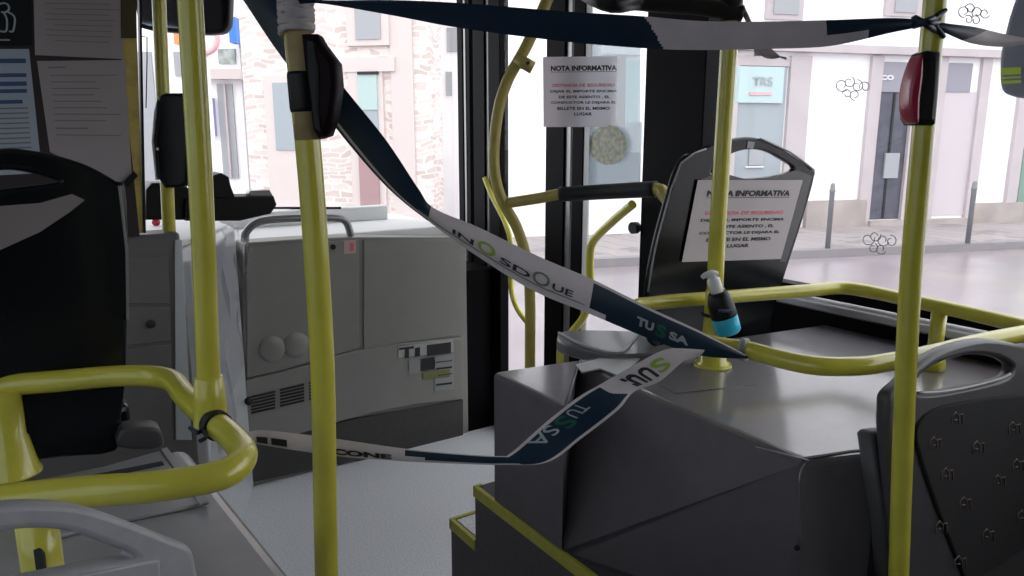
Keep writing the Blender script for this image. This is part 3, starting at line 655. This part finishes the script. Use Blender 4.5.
plate('grey_panel', [(719, 172), (745, 179), (775, 177), (797, 170), (812, 176), (803, 212), (792, 245), (786, 262), (770, 262), (780, 262), (802, 185), (700, 180)], P + N * .0005, N, .002, SEATG, rs, sm=0)
tube('silver_edge', [pl(x, y, P + N * .003, N) for x, y in ((706, 149), (681, 163), (664, 215), (654, 255), (648, 292))], .0022, SEATR, rs, seg=6, sm=2)
tube('silver_edge', [pl(x, y, P + N * .003, N) for x, y in ((760, 139), (790, 152), (814, 170))], .003, SEATR, rs, seg=6, sm=2)
plate('handle_mark', [(748, 141), (755, 142), (753, 149), (747, 148)], P + N * .002, N, .003, SEATR, rs, sm=0)
# cushion (in front of the backrest, above and ahead of the arch box)
zs = EYE.z - .515
plate('seat_cushion', [(557, 336), (562, 331), (590, 329.5), (640, 331), (700, 334), (690, 352), (640, 354), (617, 354.5), (585, 348), (560, 341)], V((0, 0, zs)), Z1, .035, mat('grey cushion shell', (.13, .125, .13), .35, coat=.3), rs, bev=.008, sm=2)
tube('pale_edge', [pZ(x, y, zs + .003) for x, y in ((559, 333), (585, 346), (617, 353.5), (632, 341), (639, 332))], .0042, SEATR, rs, seg=8, sm=3)
q = pZ(655, 345, zs); box('pedestal', (q.x - .06, q.y - .05, ZP + .003), (q.x + .16, q.y + .05, zs - .03), BLK, rs)
# notice on seat and notice on door
ROWS = [('NOTA INFORMATIVA', .10, .90, .80, .875), ('_', .10, .90, .783, .789)]
BODY = [('DEJAR EL IMPORTE ENCIMA', .09, .91, .485, .53), ('DE ESTE ASIENTO , EL', .2, .82, .405, .45), ('CONDUCTOR LE DEJARA EL', .10, .9, .325, .37), ('BILLETE EN EL MISMO', .18, .82, .245, .29), ('LUGAR', .39, .61, .165, .21)]
def flat_sheet(c, P, N, m):
    bm = bmesh.new(); bm.faces.new([bm.verts.new(pl(x, y, P, N)) for x, y in c]); return fin(bm, 'notice', m)
def notice(corners, P, N, label, m=PAPER, th=.0008):
    n = N if N.dot(P - EYE) < 0 else -N
    o = sheet('notice', corners, P, N, m, label) if m is PAPER else tag(flat_sheet(corners, P, N, m), label, 'notice')
    f = quad_f([pl(x, y, P, N) for x, y in corners], n * .0009)
    join_text('heading_text', ROWS, f, INK, o, .05)
    join_text('red_text', [('DISTANCIA DE SEGURIDAD', .12, .88, .575, .62)], f, RED, o, .035)
    join_text('body_text', BODY, f, INK, o, .035)
    return o
notice([(698, 180), (803, 180), (781, 259), (682, 262)], P + N * .006, N, 'white information notice taped to the back of the black seat')
Nd = (X1 * -1).lerp(-FH, .5).normalized(); Pn = pX(543, 60, WX - .12)
notice([(543, 57), (626, 56), (625, 127), (543.5, 127)], Pn, Nd, 'white information notice hanging beside the front door posts', PAPERT)
rs2 = tag(plate('round_sticker', [(608 + 19 * math.cos(a), 145 + 20 * math.sin(a)) for a in [k * .3927 for k in range(16)]], V((WX + .013, 0, 0)), X1, .001, mat('pale mottled sticker', (.62, .62, .50), .6, noise=.35, nscale=60), sm=2), 'round mottled sticker on the front door glass under notice', 'sticker')
tag(plate('glass_panel', [(587, 30), (640, 30), (640, 184), (587, 186)], V((WX + .026, 0, 0)), X1, .002, glass('greyish film', (.62, .66, .68), .08), sm=0), 'grey tinted film panel on the upper front door glass', 'film')

# door handrails
DR = 2.45
hr = thing('door_handrail', 'tall curved ochre handrail inside the front door', 'handrail', tuple(pH(530, 360, DR)))
tube('rail', [pH(x, y, DR) for x, y in ((556, -25), (547, 0), (527, 45), (507, 82), (497, 118), (494, 165), (501, 198), (517, 228), (527, 262), (530, 300), (530, 365))] + [pH(530, 470, DR)], .0185, YELO, hr)
tube('bracket', [pH(517, 60, DR), pH(526, 64, DR - .02), pH(533, 68, DR - .02)], .02, YELO, hr, sm=0)
bm = bmesh.new(); sphere_bm(bm, pH(528, 63, DR - .04), .006); fin(bm, 'bolt', INK, hr)
tag(tube('handrail', [pX(x, y, WX - .03) for x, y in ((485, 178), (492, 196), (505, 222), (511, 245), (511, 285), (517, 308), (532, 328))], .013, YEL), 'thin bent yellow handrail behind the curved ochre rail', 'handrail')
gb = thing('grab_bar', 'yellow bar with thick black grip across the front door', 'handrail', tuple(pH(600, 192, 2.2)))
tube('bar', [pH(508, 203, DR), pH(540, 198, DR - .06), pH(562, 194, DR - .1), pH(600, 192, 2.3), pH(655, 189, 2.15), pH(664, 196, 2.12), pH(676, 212, 2.08)], .0175, YELO, gb)
tube('grip', [pH(560, 194.5, DR - .1), pH(600, 192, 2.3), pH(656, 189, 2.15)], .0235, RUB, gb)
tag(tube('handrail', [pX(x, y, WX - .04) for x, y in ((633, 204), (612, 222), (593, 242), (590, 262), (590, 292), (584, 316), (572, 332), (562, 345), (560, 360), (562, 400), (562, 440))], .0165, YEL), 'angled yellow handrail on door leaf below black grip bar', 'handrail')

# patterned seat at right
YQ = .60
Pq = V((0, YQ, 0)); Nq = V((0, -1, .10)).normalized(); Pq = pl(985, 345, V((0, YQ, 1.1)), Nq)
qs = thing('bus_seat', 'grey seat with arched handle and dark patterned fabric at lower right', 'seat', (1.35, YQ, zu))
plate('backrest', [(889, 436), (889, 410), (891, 394), (905, 380), (925, 361), (950, 347), (985, 339), (1015, 343), (1045, 353), (1060, 372), (1066, 400), (1068, 480), (1064, 640), (1000, 680), (925, 660), (905, 576), (895, 500)], Pq, Nq, .024, SEATG, qs,
      holes=[[(917, 392), (919, 380), (932, 368), (950, 360), (975, 355), (1000, 358), (1014, 367), (1008, 377), (985, 384), (955, 390), (935, 393)]], bev=.008, sm=4)
plate('fabric_panel', [(917, 430), (935, 410), (970, 401), (1024, 395), (1046, 400), (1054, 440), (1054, 600), (1010, 650), (985, 620), (962, 570), (937, 505), (922, 460)], Pq + Nq * .006, Nq, .012, FABRIC, qs, bev=.004, sm=3)
pts = [(957, 418), (1014, 428), (978, 447), (947, 474), (999, 481), (965, 503), (1023, 516), (941, 527), (988, 535), (960, 562), (1009, 569), (935, 443), (1018, 465)]
for (x, y) in pts:
    bm = bmesh.new()
    f = lambda dx, dy: pl(x + dx, y + dy, Pq + Nq * .0068, Nq)
    for seg in ([(-5, 6), (-5, -2), (-1, -6), (2, -2), (2, 5)], [(2, -3), (6, -4), (6, 6)], [(-3, 2), (0, 2)]):
        tube_bm(bm, [f(*p) for p in seg], .0012, seg=6, sm=0)
    fin(bm, 'woven_motif', FABP, qs)
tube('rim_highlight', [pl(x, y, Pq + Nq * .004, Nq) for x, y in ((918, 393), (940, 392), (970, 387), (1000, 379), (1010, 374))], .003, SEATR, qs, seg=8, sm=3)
box('seat_cushion', (1.14, YQ - .42, .60), (1.62, YQ - .02, .655), FABRIC, qs, bev=.015); box('pedestal', (1.25, YQ - .35, zu + .001), (1.5, YQ - .05, .60), BLK, qs)
plate('side_bolster', [(872, 436), (876, 432), (892, 430), (900, 470), (915, 590), (896, 640), (884, 520)], Pq + V((0, .027, 0)), Nq, .03, mat('dark grey side moulding', (.07, .07, .075), .5), qs, bev=.008, sm=0)

# ------------------------------------------------------------------ barrier tapes
def ribbon(name, rows, matf, label, n=30, nv=12):
    """rows: (ux,uy, lx,ly, d_upper, d_lower)"""
    U = spline([pH(r[0], r[1], r[4]) for r in rows], n); L = spline([pH(r[2], r[3], r[5]) for r in rows], n)
    bm = bmesh.new(); g = []
    for i, (a, b) in enumerate(zip(U, L)):
        g.append([bm.verts.new(a.lerp(b, j / nv) - FH * (.0035 * math.sin(math.pi * j / nv))) for j in range(nv + 1)])
    N = len(g)
    for i in range(N - 1):
        for j in range(nv):
            f = bm.faces.new((g[i][j], g[i + 1][j], g[i + 1][j + 1], g[i][j + 1])); f.smooth = True
            f.material_index = matf(i / (n), (j + .5) / nv)
    me = bpy.data.meshes.new(name); bm.to_mesh(me); bm.free()
    o = link(name, me, [TBLUE, TWHITE]); tag(o, label, 'barrier tape')
    def surf(s, v, off=.0012):                            # s in row units
        k = max(0, min(len(U) - 1.001, s * n)); i = int(k); t = k - i
        a = U[i].lerp(U[min(i + 1, len(U) - 1)], t); b = L[i].lerp(L[min(i + 1, len(L) - 1)], t)
        p = a.lerp(b, v) - FH * (.0035 * math.sin(math.pi * max(0, min(1, v))))
        return p - (p - EYE).normalized() * off
    return o, surf
# top horizontal tape
rowsA = [(296, -6, 300, 4, 1.012, 1.012), (325, 0, 325, 4, 1.02, 1.02), (390, 0, 390, 15, 1.04, 1.04), (460, 3, 460, 28, 1.06, 1.06), (560, 11, 560, 41, 1.08, 1.08), (640, 16, 640, 48, 1.09, 1.09), (700, 21, 700, 50, 1.09, 1.09), (765, 21.5, 765, 49, 1.09, 1.09), (830, 20, 830, 46, 1.09, 1.09), (890, 18, 890, 33, 1.07, 1.07), (925, 20, 925, 26, 1.046, 1.046)]
def mA(s, v):
    if s < 5.15 + (1 - v) * -.3 + .2: return 0 if v > .12 or s < 3.6 else 0
    if s > 7.9 and v < (.62 if s < 8.6 else 1): return 0
    return 1
oA, sA = ribbon('barrier_tape', rowsA, mA, 'navy and white barrier tape stretched horizontally across the top between two poles')
rowsA2 = [(928, 20, 928, 26, 1.046, 1.046), (945, 23, 945, 33, 1.05, 1.05), (975, 27, 970, 43, 1.07, 1.07), (1000, 33, 1000, 47, 1.09, 1.09), (1030, 39, 1030, 44, 1.1, 1.1)]
ribbon('barrier_tape', rowsA2, lambda s, v: 0 if s < 1.7 + (1 - v) * .8 else 1, 'short tape tail running right from the knot on the right pole')
bm = bmesh.new()
for (a, b_) in (((914, 26), (936, 18)), ((915, 18), (937, 30)), ((916, 23), (938, 23))):
    tube_bm(bm, [pH(*a, 1.055), pH((a[0] + b_[0]) / 2, (a[1] + b_[1]) / 2, 1.038), pH(*b_, 1.055)], .0042, seg=8, sm=5, sx=1.5)
tube_bm(bm, [pH(930, 22, 1.046), pH(938, 15, 1.05), pH(946, 10, 1.055)], [.005, .003], seg=8, sm=4)
tube_bm(bm, [pH(934, 25, 1.046), pH(940, 32, 1.05), pH(944, 37, 1.055)], [.005, .003], seg=8, sm=4)
tag(fin(bm, 'tape_knot', TBLUE), 'navy tape knot tied round the right pole', 'knot')
# diagonal tape
rowsB = [(262, -40, 214, -40, 1.12, 1.12), (281, 0, 243, 0, 1.11, 1.11), (312, 44, 275, 48, 1.105, 1.105), (342, 85, 310, 94, 1.10, 1.10), (386, 140, 352, 148, 1.12, 1.12), (418, 188, 392, 192, 1.14, 1.14), (434, 208, 432, 224, 1.16, 1.16), (480, 228, 474, 254, 1.18, 1.17), (540, 257, 532, 290, 1.2, 1.19), (596, 281, 590, 314, 1.22, 1.21), (650, 308, 645, 337, 1.24, 1.24), (700, 331, 697, 355, 1.26, 1.26), (748, 356, 746, 359, 1.275, 1.275)]
def mB(s, v):
    if s < 5.9: return 1 if (v > .80 and v < .9 and 3.1 < s < 5.9) else 0
    if s < 8.95 + (.3 if v > .8 else 0): return 1
    return 1 if v < .1 else 0
oB, sB = ribbon('barrier_tape', rowsB, mB, 'long navy and white barrier tape slanting down to the right arch box rail')
def tx(surf, s0, s1, v0, v1): return lambda u, v: surf(s0 + (s1 - s0) * u, v0 + (v1 - v0) * (1 - v))
text_on('tape_print', 'TU', tx(sB, 9.80, 10.12, .42, .72), TGREY, oB); text_on('tape_print', 'S', tx(sB, 10.16, 10.36, .36, .82), TDGREEN, oB, .05); text_on('tape_print', 'SA', tx(sB, 10.42, 10.80, .44, .74), TGREY, oB)
text_on('tape_print', 'IN', tx(sB, 6.5, 6.95, .52, .73), INK, oB, .02); text_on('tape_print', 'O', tx(sB, 7.02, 7.34, .36, .76), TGREEN, oB, .03)
text_on('tape_print', 'SD', tx(sB, 7.42, 7.92, .54, .74), INK, oB, .02); text_on('tape_print', 'O', tx(sB, 7.95, 8.25, .38, .77), mat('grey green print', (.16, .19, .14), .5), oB, .01); text_on('tape_print', 'UE', tx(sB, 8.3, 8.66, .54, .73), INK, oB, .02)
tube('fold_line', [sB(5.6 + k * .1, .79, .0006) for k in range(34)], .0012, mat('grey fold', (.25, .23, .24), .5), oB, seg=6, sm=0)
# lower tape across the aisle
rowsC = [(706, 347, 700, 356, 1.262, 1.262), (668, 349, 684, 361, 1.25, 1.25), (636, 364, 660, 381, 1.235, 1.235), (601, 384, 634, 392, 1.22, 1.22), (577, 398, 618, 410, 1.2, 1.2), (545, 423, 582, 438, 1.18, 1.18), (512, 452, 548, 462, 1.15, 1.15), (499, 456, 505, 465, 1.14, 1.14), (450, 453, 450, 463.5, 1.13, 1.13), (400, 448, 400, 461, 1.12, 1.12), (345, 440, 345, 457, 1.11, 1.11), (300, 434, 300, 451, 1.095, 1.095), (262, 430, 262, 445, 1.07, 1.07), (246, 433, 246, 441, 1.05, 1.05)]
def mC(s, v):
    if s < 3.3 - .4 * abs(v - .5): return 1
    if s < 6.6: return 1 if v > .93 or v < .06 else 0
    if s < 8.6 + (.3 if v < .5 else -.1): return 1 if v > .72 or v < .12 else 0
    return 1
oC, sC = ribbon('barrier_tape', rowsC, mC, 'low barrier tape drooping across the aisle between the two yellow rail loops')
text_on('tape_print', 'ASSUT'[::-1][:2], lambda u, v: sC(4.15 + .42 * u, .12 + .32 * v), TGREY, oC, .01)
text_on('tape_print', 'S', lambda u, v: sC(4.62 + .3 * u, .1 + .46 * v), TDGREEN, oC, .02)
text_on('tape_print', 'SA', lambda u, v: sC(5.0 + .6 * u, .08 + .36 * v), TGREY, oC, .01)
text_on('tape_print', 'S', lambda u, v: sC(1.35 + .45 * u, .2 + .62 * v), TGREEN, oC, .03); text_on('tape_print', 'U', lambda u, v: sC(1.85 + .35 * u, .2 + .62 * v), INK, oC, .04); text_on('tape_print', 'UI', lambda u, v: sC(2.25 + .4 * u, .2 + .62 * v), INK, oC, .06)
text_on('tape_print', 'JIE', lambda u, v: sC(9.2 - .9 * (1 - u) + .0, .9 - .42 * v), INK, oC) if False else None
text_on('tape_print', 'CONE', tx(lambda s, v: sC(20.2 - s, v), 9.95, 11.05, .5, .9), INK, oC, .06)
text_on('tape_print', 'II', tx(lambda s, v: sC(23.2 - s, v), 11.0, 11.9, .4, .85), INK, oC, .05)
# string where the low tape starts
tag(tube('string', [zl(190, 428), zl(197, 433), zl(203, 430), zl(206, 437), zl(200, 441)], .003, TBLUE), 'short blue and white tape end tied under the left pole sleeve', 'string')

# ------------------------------------------------------------------ outside
ZG = -.35
struct(box('road', (-60, -60, ZG - .3), (90, 90, ZG), ROAD))
g1, g2 = pZ(820, 258, ZG), pZ(1024, 249, ZG); T = (g2 - g1).normalized(); NF = V((-T.y, T.x, 0)); NF = NF if NF.dot(FH) > 0 else -NF
print('kerb', g1, g2, T)
F0 = g1 + NF * 2.6
def strip(name, a, b, z0, z1, m, s0=-14, s1=16):
    p = [g1 + T * s0 + NF * a, g1 + T * s1 + NF * a, g1 + T * s1 + NF * b, g1 + T * s0 + NF * b]
    return prism(name, [V((q.x, q.y, z0)) for q in p], (0, 0, z1 - z0), m)
struct(strip('pavement', .18, 2.6, ZG, ZG + .12, PAVE)); struct(strip('kerb', 0, .18, ZG, ZG + .125, KERB))
ZS = ZG + .12
def fr(name, x0, y0, x1, y1, m, par, out=.05, thick=.3, z0=None, bev=0, P0=None, Tv=None, Nv=None):
    P0 = P0 or F0; Tv = Tv or T; Nv = Nv or NF
    ym = (y0 + y1) / 2; a = pl(x0, ym, P0, Nv); b = pl(x1, ym, P0, Nv); xm = (x0 + x1) / 2
    zt, zb = pl(xm, y0, P0, Nv).z, pl(xm, y1, P0, Nv).z
    if z0 is not None: zb = z0
    a = a - Nv * out; b = b - Nv * out
    return prism(name, [V((a.x, a.y, zb)), V((b.x, b.y, zb)), V((b.x, b.y, 0)) + Nv * thick + Z1 * zb, V((a.x, a.y, 0)) + Nv * thick + Z1 * zb], (0, 0, zt - zb), m, par, bev)
def building(label, cat, P0, Tv, Nv, sa, sb_, m, h=9, dep=.6, nm='building'):
    o = thing(nm, label, cat, tuple(P0)); a = P0 + Tv * sa; b = P0 + Tv * sb_
    prism('wall', [V((a.x, a.y, ZG)), V((b.x, b.y, ZG)), V((b.x, b.y, ZG)) + Nv * dep, V((a.x, a.y, ZG)) + Nv * dep], (0, 0, h), m, o)
    return o
B1 = building('white rendered street building with pinkish stone pilasters, shop window and dark door', 'building', F0, T, NF, -4.45, 9, WHITEW)
for (x0, x1) in ((716, 733), (783, 803), (862, 873), (905, 936), (970, 979), (1010, 1020)): fr('pilaster', x0, 56, x1, 240, PINKST, B1, .08, z0=ZS)
fr('moulding', 700, 47, 1060, 55, PINKST, B1, .18); fr('band', 716, 56, 802, 66, PINKST, B1, .05)
fr('plinth', 803, 200, 862, 240, STONEB, B1, .10, z0=ZS); fr('plinth', 968, 202, 1060, 240, STONEB, B1, .10, z0=ZS); fr('plinth', 700, 205, 783, 240, STONEB, B1, .12, z0=ZS)
fr('plinth', 864, 219, 968, 240, STONEB, B1, .16, z0=ZS)
w_ = fr('shop_window', 733, 66, 782, 205, SHOPIN, B1, .02); sgn = fr('sign_panel', 733, 67, 781, 103, TEAL, B1, .08)
f = lambda u, v: pl(753 + 20 * u, 86 - 9 * v, F0 - NF * .1, NF)
text_on('sign_letters', 'TRS', f, WINGREY, sgn, .02); 
plate('red_line', [(750, 92), (772, 92), (772, 95), (750, 95)], F0 - NF * .1, NF, .01, SIGNR, sgn, sm=0)
fr('window_frame', 744, 140, 762, 141.5, WHITEP, w_, .06); fr('window_frame', 744, 166, 762, 167.5, WHITEP, w_, .06); fr('poster', 748, 142, 762, 165, WINGREY, w_, .05)
dd = fr('door', 872, 92, 904, 219, GRYD, B1, .01); fr('fascia', 872, 62, 905, 92, GRYM, B1, .04); fr('fascia', 936, 63, 970, 92, GRYM, B1, .04)
text_on('fascia_letters', 'CO', lambda u, v: pl(881 + 13 * u, 80 - 5 * v, F0 - NF * .06, NF), WHITEP, B1)
fr('door_stile', 887, 93, 889, 218, INK, dd, .03); fr('door_notice', 883, 153, 897, 178, WINGREY, dd, .05)
fr('recess', 936, 92, 970, 215, mat('pale pink recess', (.60, .54, .57), .8), B1, .02)
fr('upper_window', 765, -10, 802, 20, PINKST, B1, .06); fr('upper_pane', 772, -10, 797, 15, WINGREY, B1, .08); fr('upper_window', 884, -10, 924, 17, PINKST, B1, .06); fr('upper_pane', 893, -10, 915, 13, WINGREY, B1, .08)
fr('door', 1020, 120, 1040, 230, mat('green red door', (.2, .3, .25), .6), B1, .02)
# lower left continuation of street seen through door
fr('shop_sign', 600, 45, 640, 55, WHITEP, B1, .1); fr('shop_window', 590, 60, 638, 122, TEAL, B1, .04); fr('shop_window', 590, 122, 640, 190, SHOPIN, B1, .05)
# bollards
for i, (x, yb, yt) in enumerate(((827.5, 250, 186), (967.5, 245, 187))):
    b_ = pZ(x, yb - 1.5, ZS); h = 1.0 
    bm = bmesh.new(); lathe_bm(bm, [(.038, 0), (.038, .86), (.044, .87), (.044, .9), (.035, .91), (.035, .97), (.02, 1)], b_, b_ + Z1 * h)
    tag(fin(bm, 'bollard', mat('grey bollard paint', (.2, .2, .22), .5)), ['grey metal bollard on the pavement, left of the dark door', 'grey metal bollard on the pavement, right of the dark door'][i], 'bollard')
# rubble stone building straight ahead
P2 = pH(350, 137, 13); a2 = math.radians(-12)
Tn = V((math.cos(-YAW + a2), math.sin(-YAW + a2), 0)); Nn = V((-Tn.y, Tn.x, 0)); Nn = Nn if Nn.dot(FH) > 0 else -Nn
def f2(nm, x0, y0, x1, y1, m, par, out=.05, **k): return fr(nm, x0, y0, x1, y1, m, par, out, P0=P2, Tv=Tn, Nv=Nn, **k)
la = (pl(247, 137, P2, Nn) - P2).dot(Tn); lb_ = (pl(432, 137, P2, Nn) - P2).dot(Tn)
B2 = building('pale rubble stone building with teal window seen through the windscreen', 'building', P2, Tn, Nn, la, lb_, BRICKM)
PALE = mat('pale dressed stone', (.66, .58, .56), .85)
f2('window_surround', 348, -10, 390, 46, PALE, B2, .08); f2('window', 357, -10, 382, 40, WINGREY, B2, .1)
f2('lintel', 345, 58, 396, 72, PALE, B2, .08); f2('window_surround', 352, 72, 386, 230, PALE, B2, .06)
f2('window', 360, 73, 379, 110, TEALG, B2, .1); f2('window_bar', 360, 72, 380, 75, INK, B2, .12); f2('window', 360, 110, 380, 150, SHOPIN, B2, .08); f2('door', 362, 150, 381, 222, DOORR, B2, .1)
f2('window_surround', 270, 76, 302, 230, PALE, B2, .08); f2('window', 277, 83, 296, 150, SHOPIN, B2, .1); f2('corner_stone', 392, -60, 414, 240, PALE, B2, .04)
f2('plinth', 250, 212, 432, 250, PALE, B2, .06)
# white building between, with small grey windows
P4 = pH(445, 137, 15); B4 = building('bright white house front right of the stone building behind the windscreen edge', 'building', P4, RT, FH, (pH(438, 137, 15) - P4).dot(RT), (pH(506, 137, 15) - P4).dot(RT), WHITEW)
def f4(nm, x0, y0, x1, y1, m, out=.05): return fr(nm, x0, y0, x1, y1, m, B4, out, P0=P4, Tv=RT, Nv=FH)
f4('window', 447, 28, 462, 52, WINGREY); f4('lamp', 446, 72, 452, 96, WINGREY)
# white houses on the left
P5_ = pH(200, 137, 16)
B5 = building('white houses with grey shutters seen between the left poles', 'building', P5_, RT, FH, (pH(90, 137, 16) - P5_).dot(RT), (pH(256, 137, 16) - P5_).dot(RT), WHITEW)
def f5(nm, x0, y0, x1, y1, m, out=.05): return fr(nm, x0, y0, x1, y1, m, B5, out, P0=P5_, Tv=RT, Nv=FH)
f5('shutter', 140, 52, 158, 188, WINGREY); f5('window', 175, 52, 184, 76, WINGREY); f5('window', 219, 49, 236, 64, mat('mottled grey pane', (.36, .4, .38), .5, noise=.4, nscale=8)); f5('window', 221, 84, 236, 178, WINGREY, .05); f5('window_frame', 228, 84, 230, 178, PINKST, .1)
f5('balcony', 205, 70, 245, 80, PALE, .3); f5('pipe', 246, 20, 252, 215, WINGREY, .1); f5('poster', 178, 33, 186, 45, ORAN, .2); f5('banner', 209, 98, 216, 136, PURP, .2); f5('hanging_sign', 236, 20, 243, 45, BLUE, .4)
ts = thing('traffic_sign', 'round white traffic sign with faded red ring beyond the mirror', 'traffic sign', tuple(pH(203, 180, 9)))
Pt = pH(203, 38, 9)
bm = bmesh.new(); lathe_bm(bm, [(.20, 0), (.20, 1)], Pt, Pt + FH * .02, 32); fin(bm, 'disc', WHITEW, ts)
ring = [Pt - FH * .01 + RT * (.17 * math.cos(t)) + Z1 * (.17 * math.sin(t)) for t in [k * .19635 for k in range(33)]]
bm = bmesh.new(); tube_bm(bm, ring, .03, seg=8, sm=0, caps=False); fin(bm, 'ring', SIGNR, ts)
tube('sign_post', [Pt + FH * .05 + Z1 * .2, V((Pt.x, Pt.y, ZG)) + FH * .05], .03, WHITEP, ts, sm=0)
# blurred window reflection built as a solid slab, its haze in the colour
hc = thing('solid_reflection', 'grey blue reflection with yellow green stripes, modelled solid at the right edge of window', 'case', tuple(pX(1015, 98, WX - .05)))
Ph = pX(1010, 70, WX - .03)
plate('reflection_body', [(1012, 5), (1030, -30), (1070, -30), (1070, 100), (1030, 99), (1010, 96), (1000, 88), (999, 60), (1002, 42)], Ph, X1, .05, LAV, hc, bev=.01, sm=3)
for (a, b_) in ((68, 75), (77, 79), (81, 84)):
    plate('stripe', [(1001, a), (1021, a - 1), (1021, b_ - 1), (1001, b_)], Ph - X1 * .002, X1, .003, LIME, hc, sm=0)
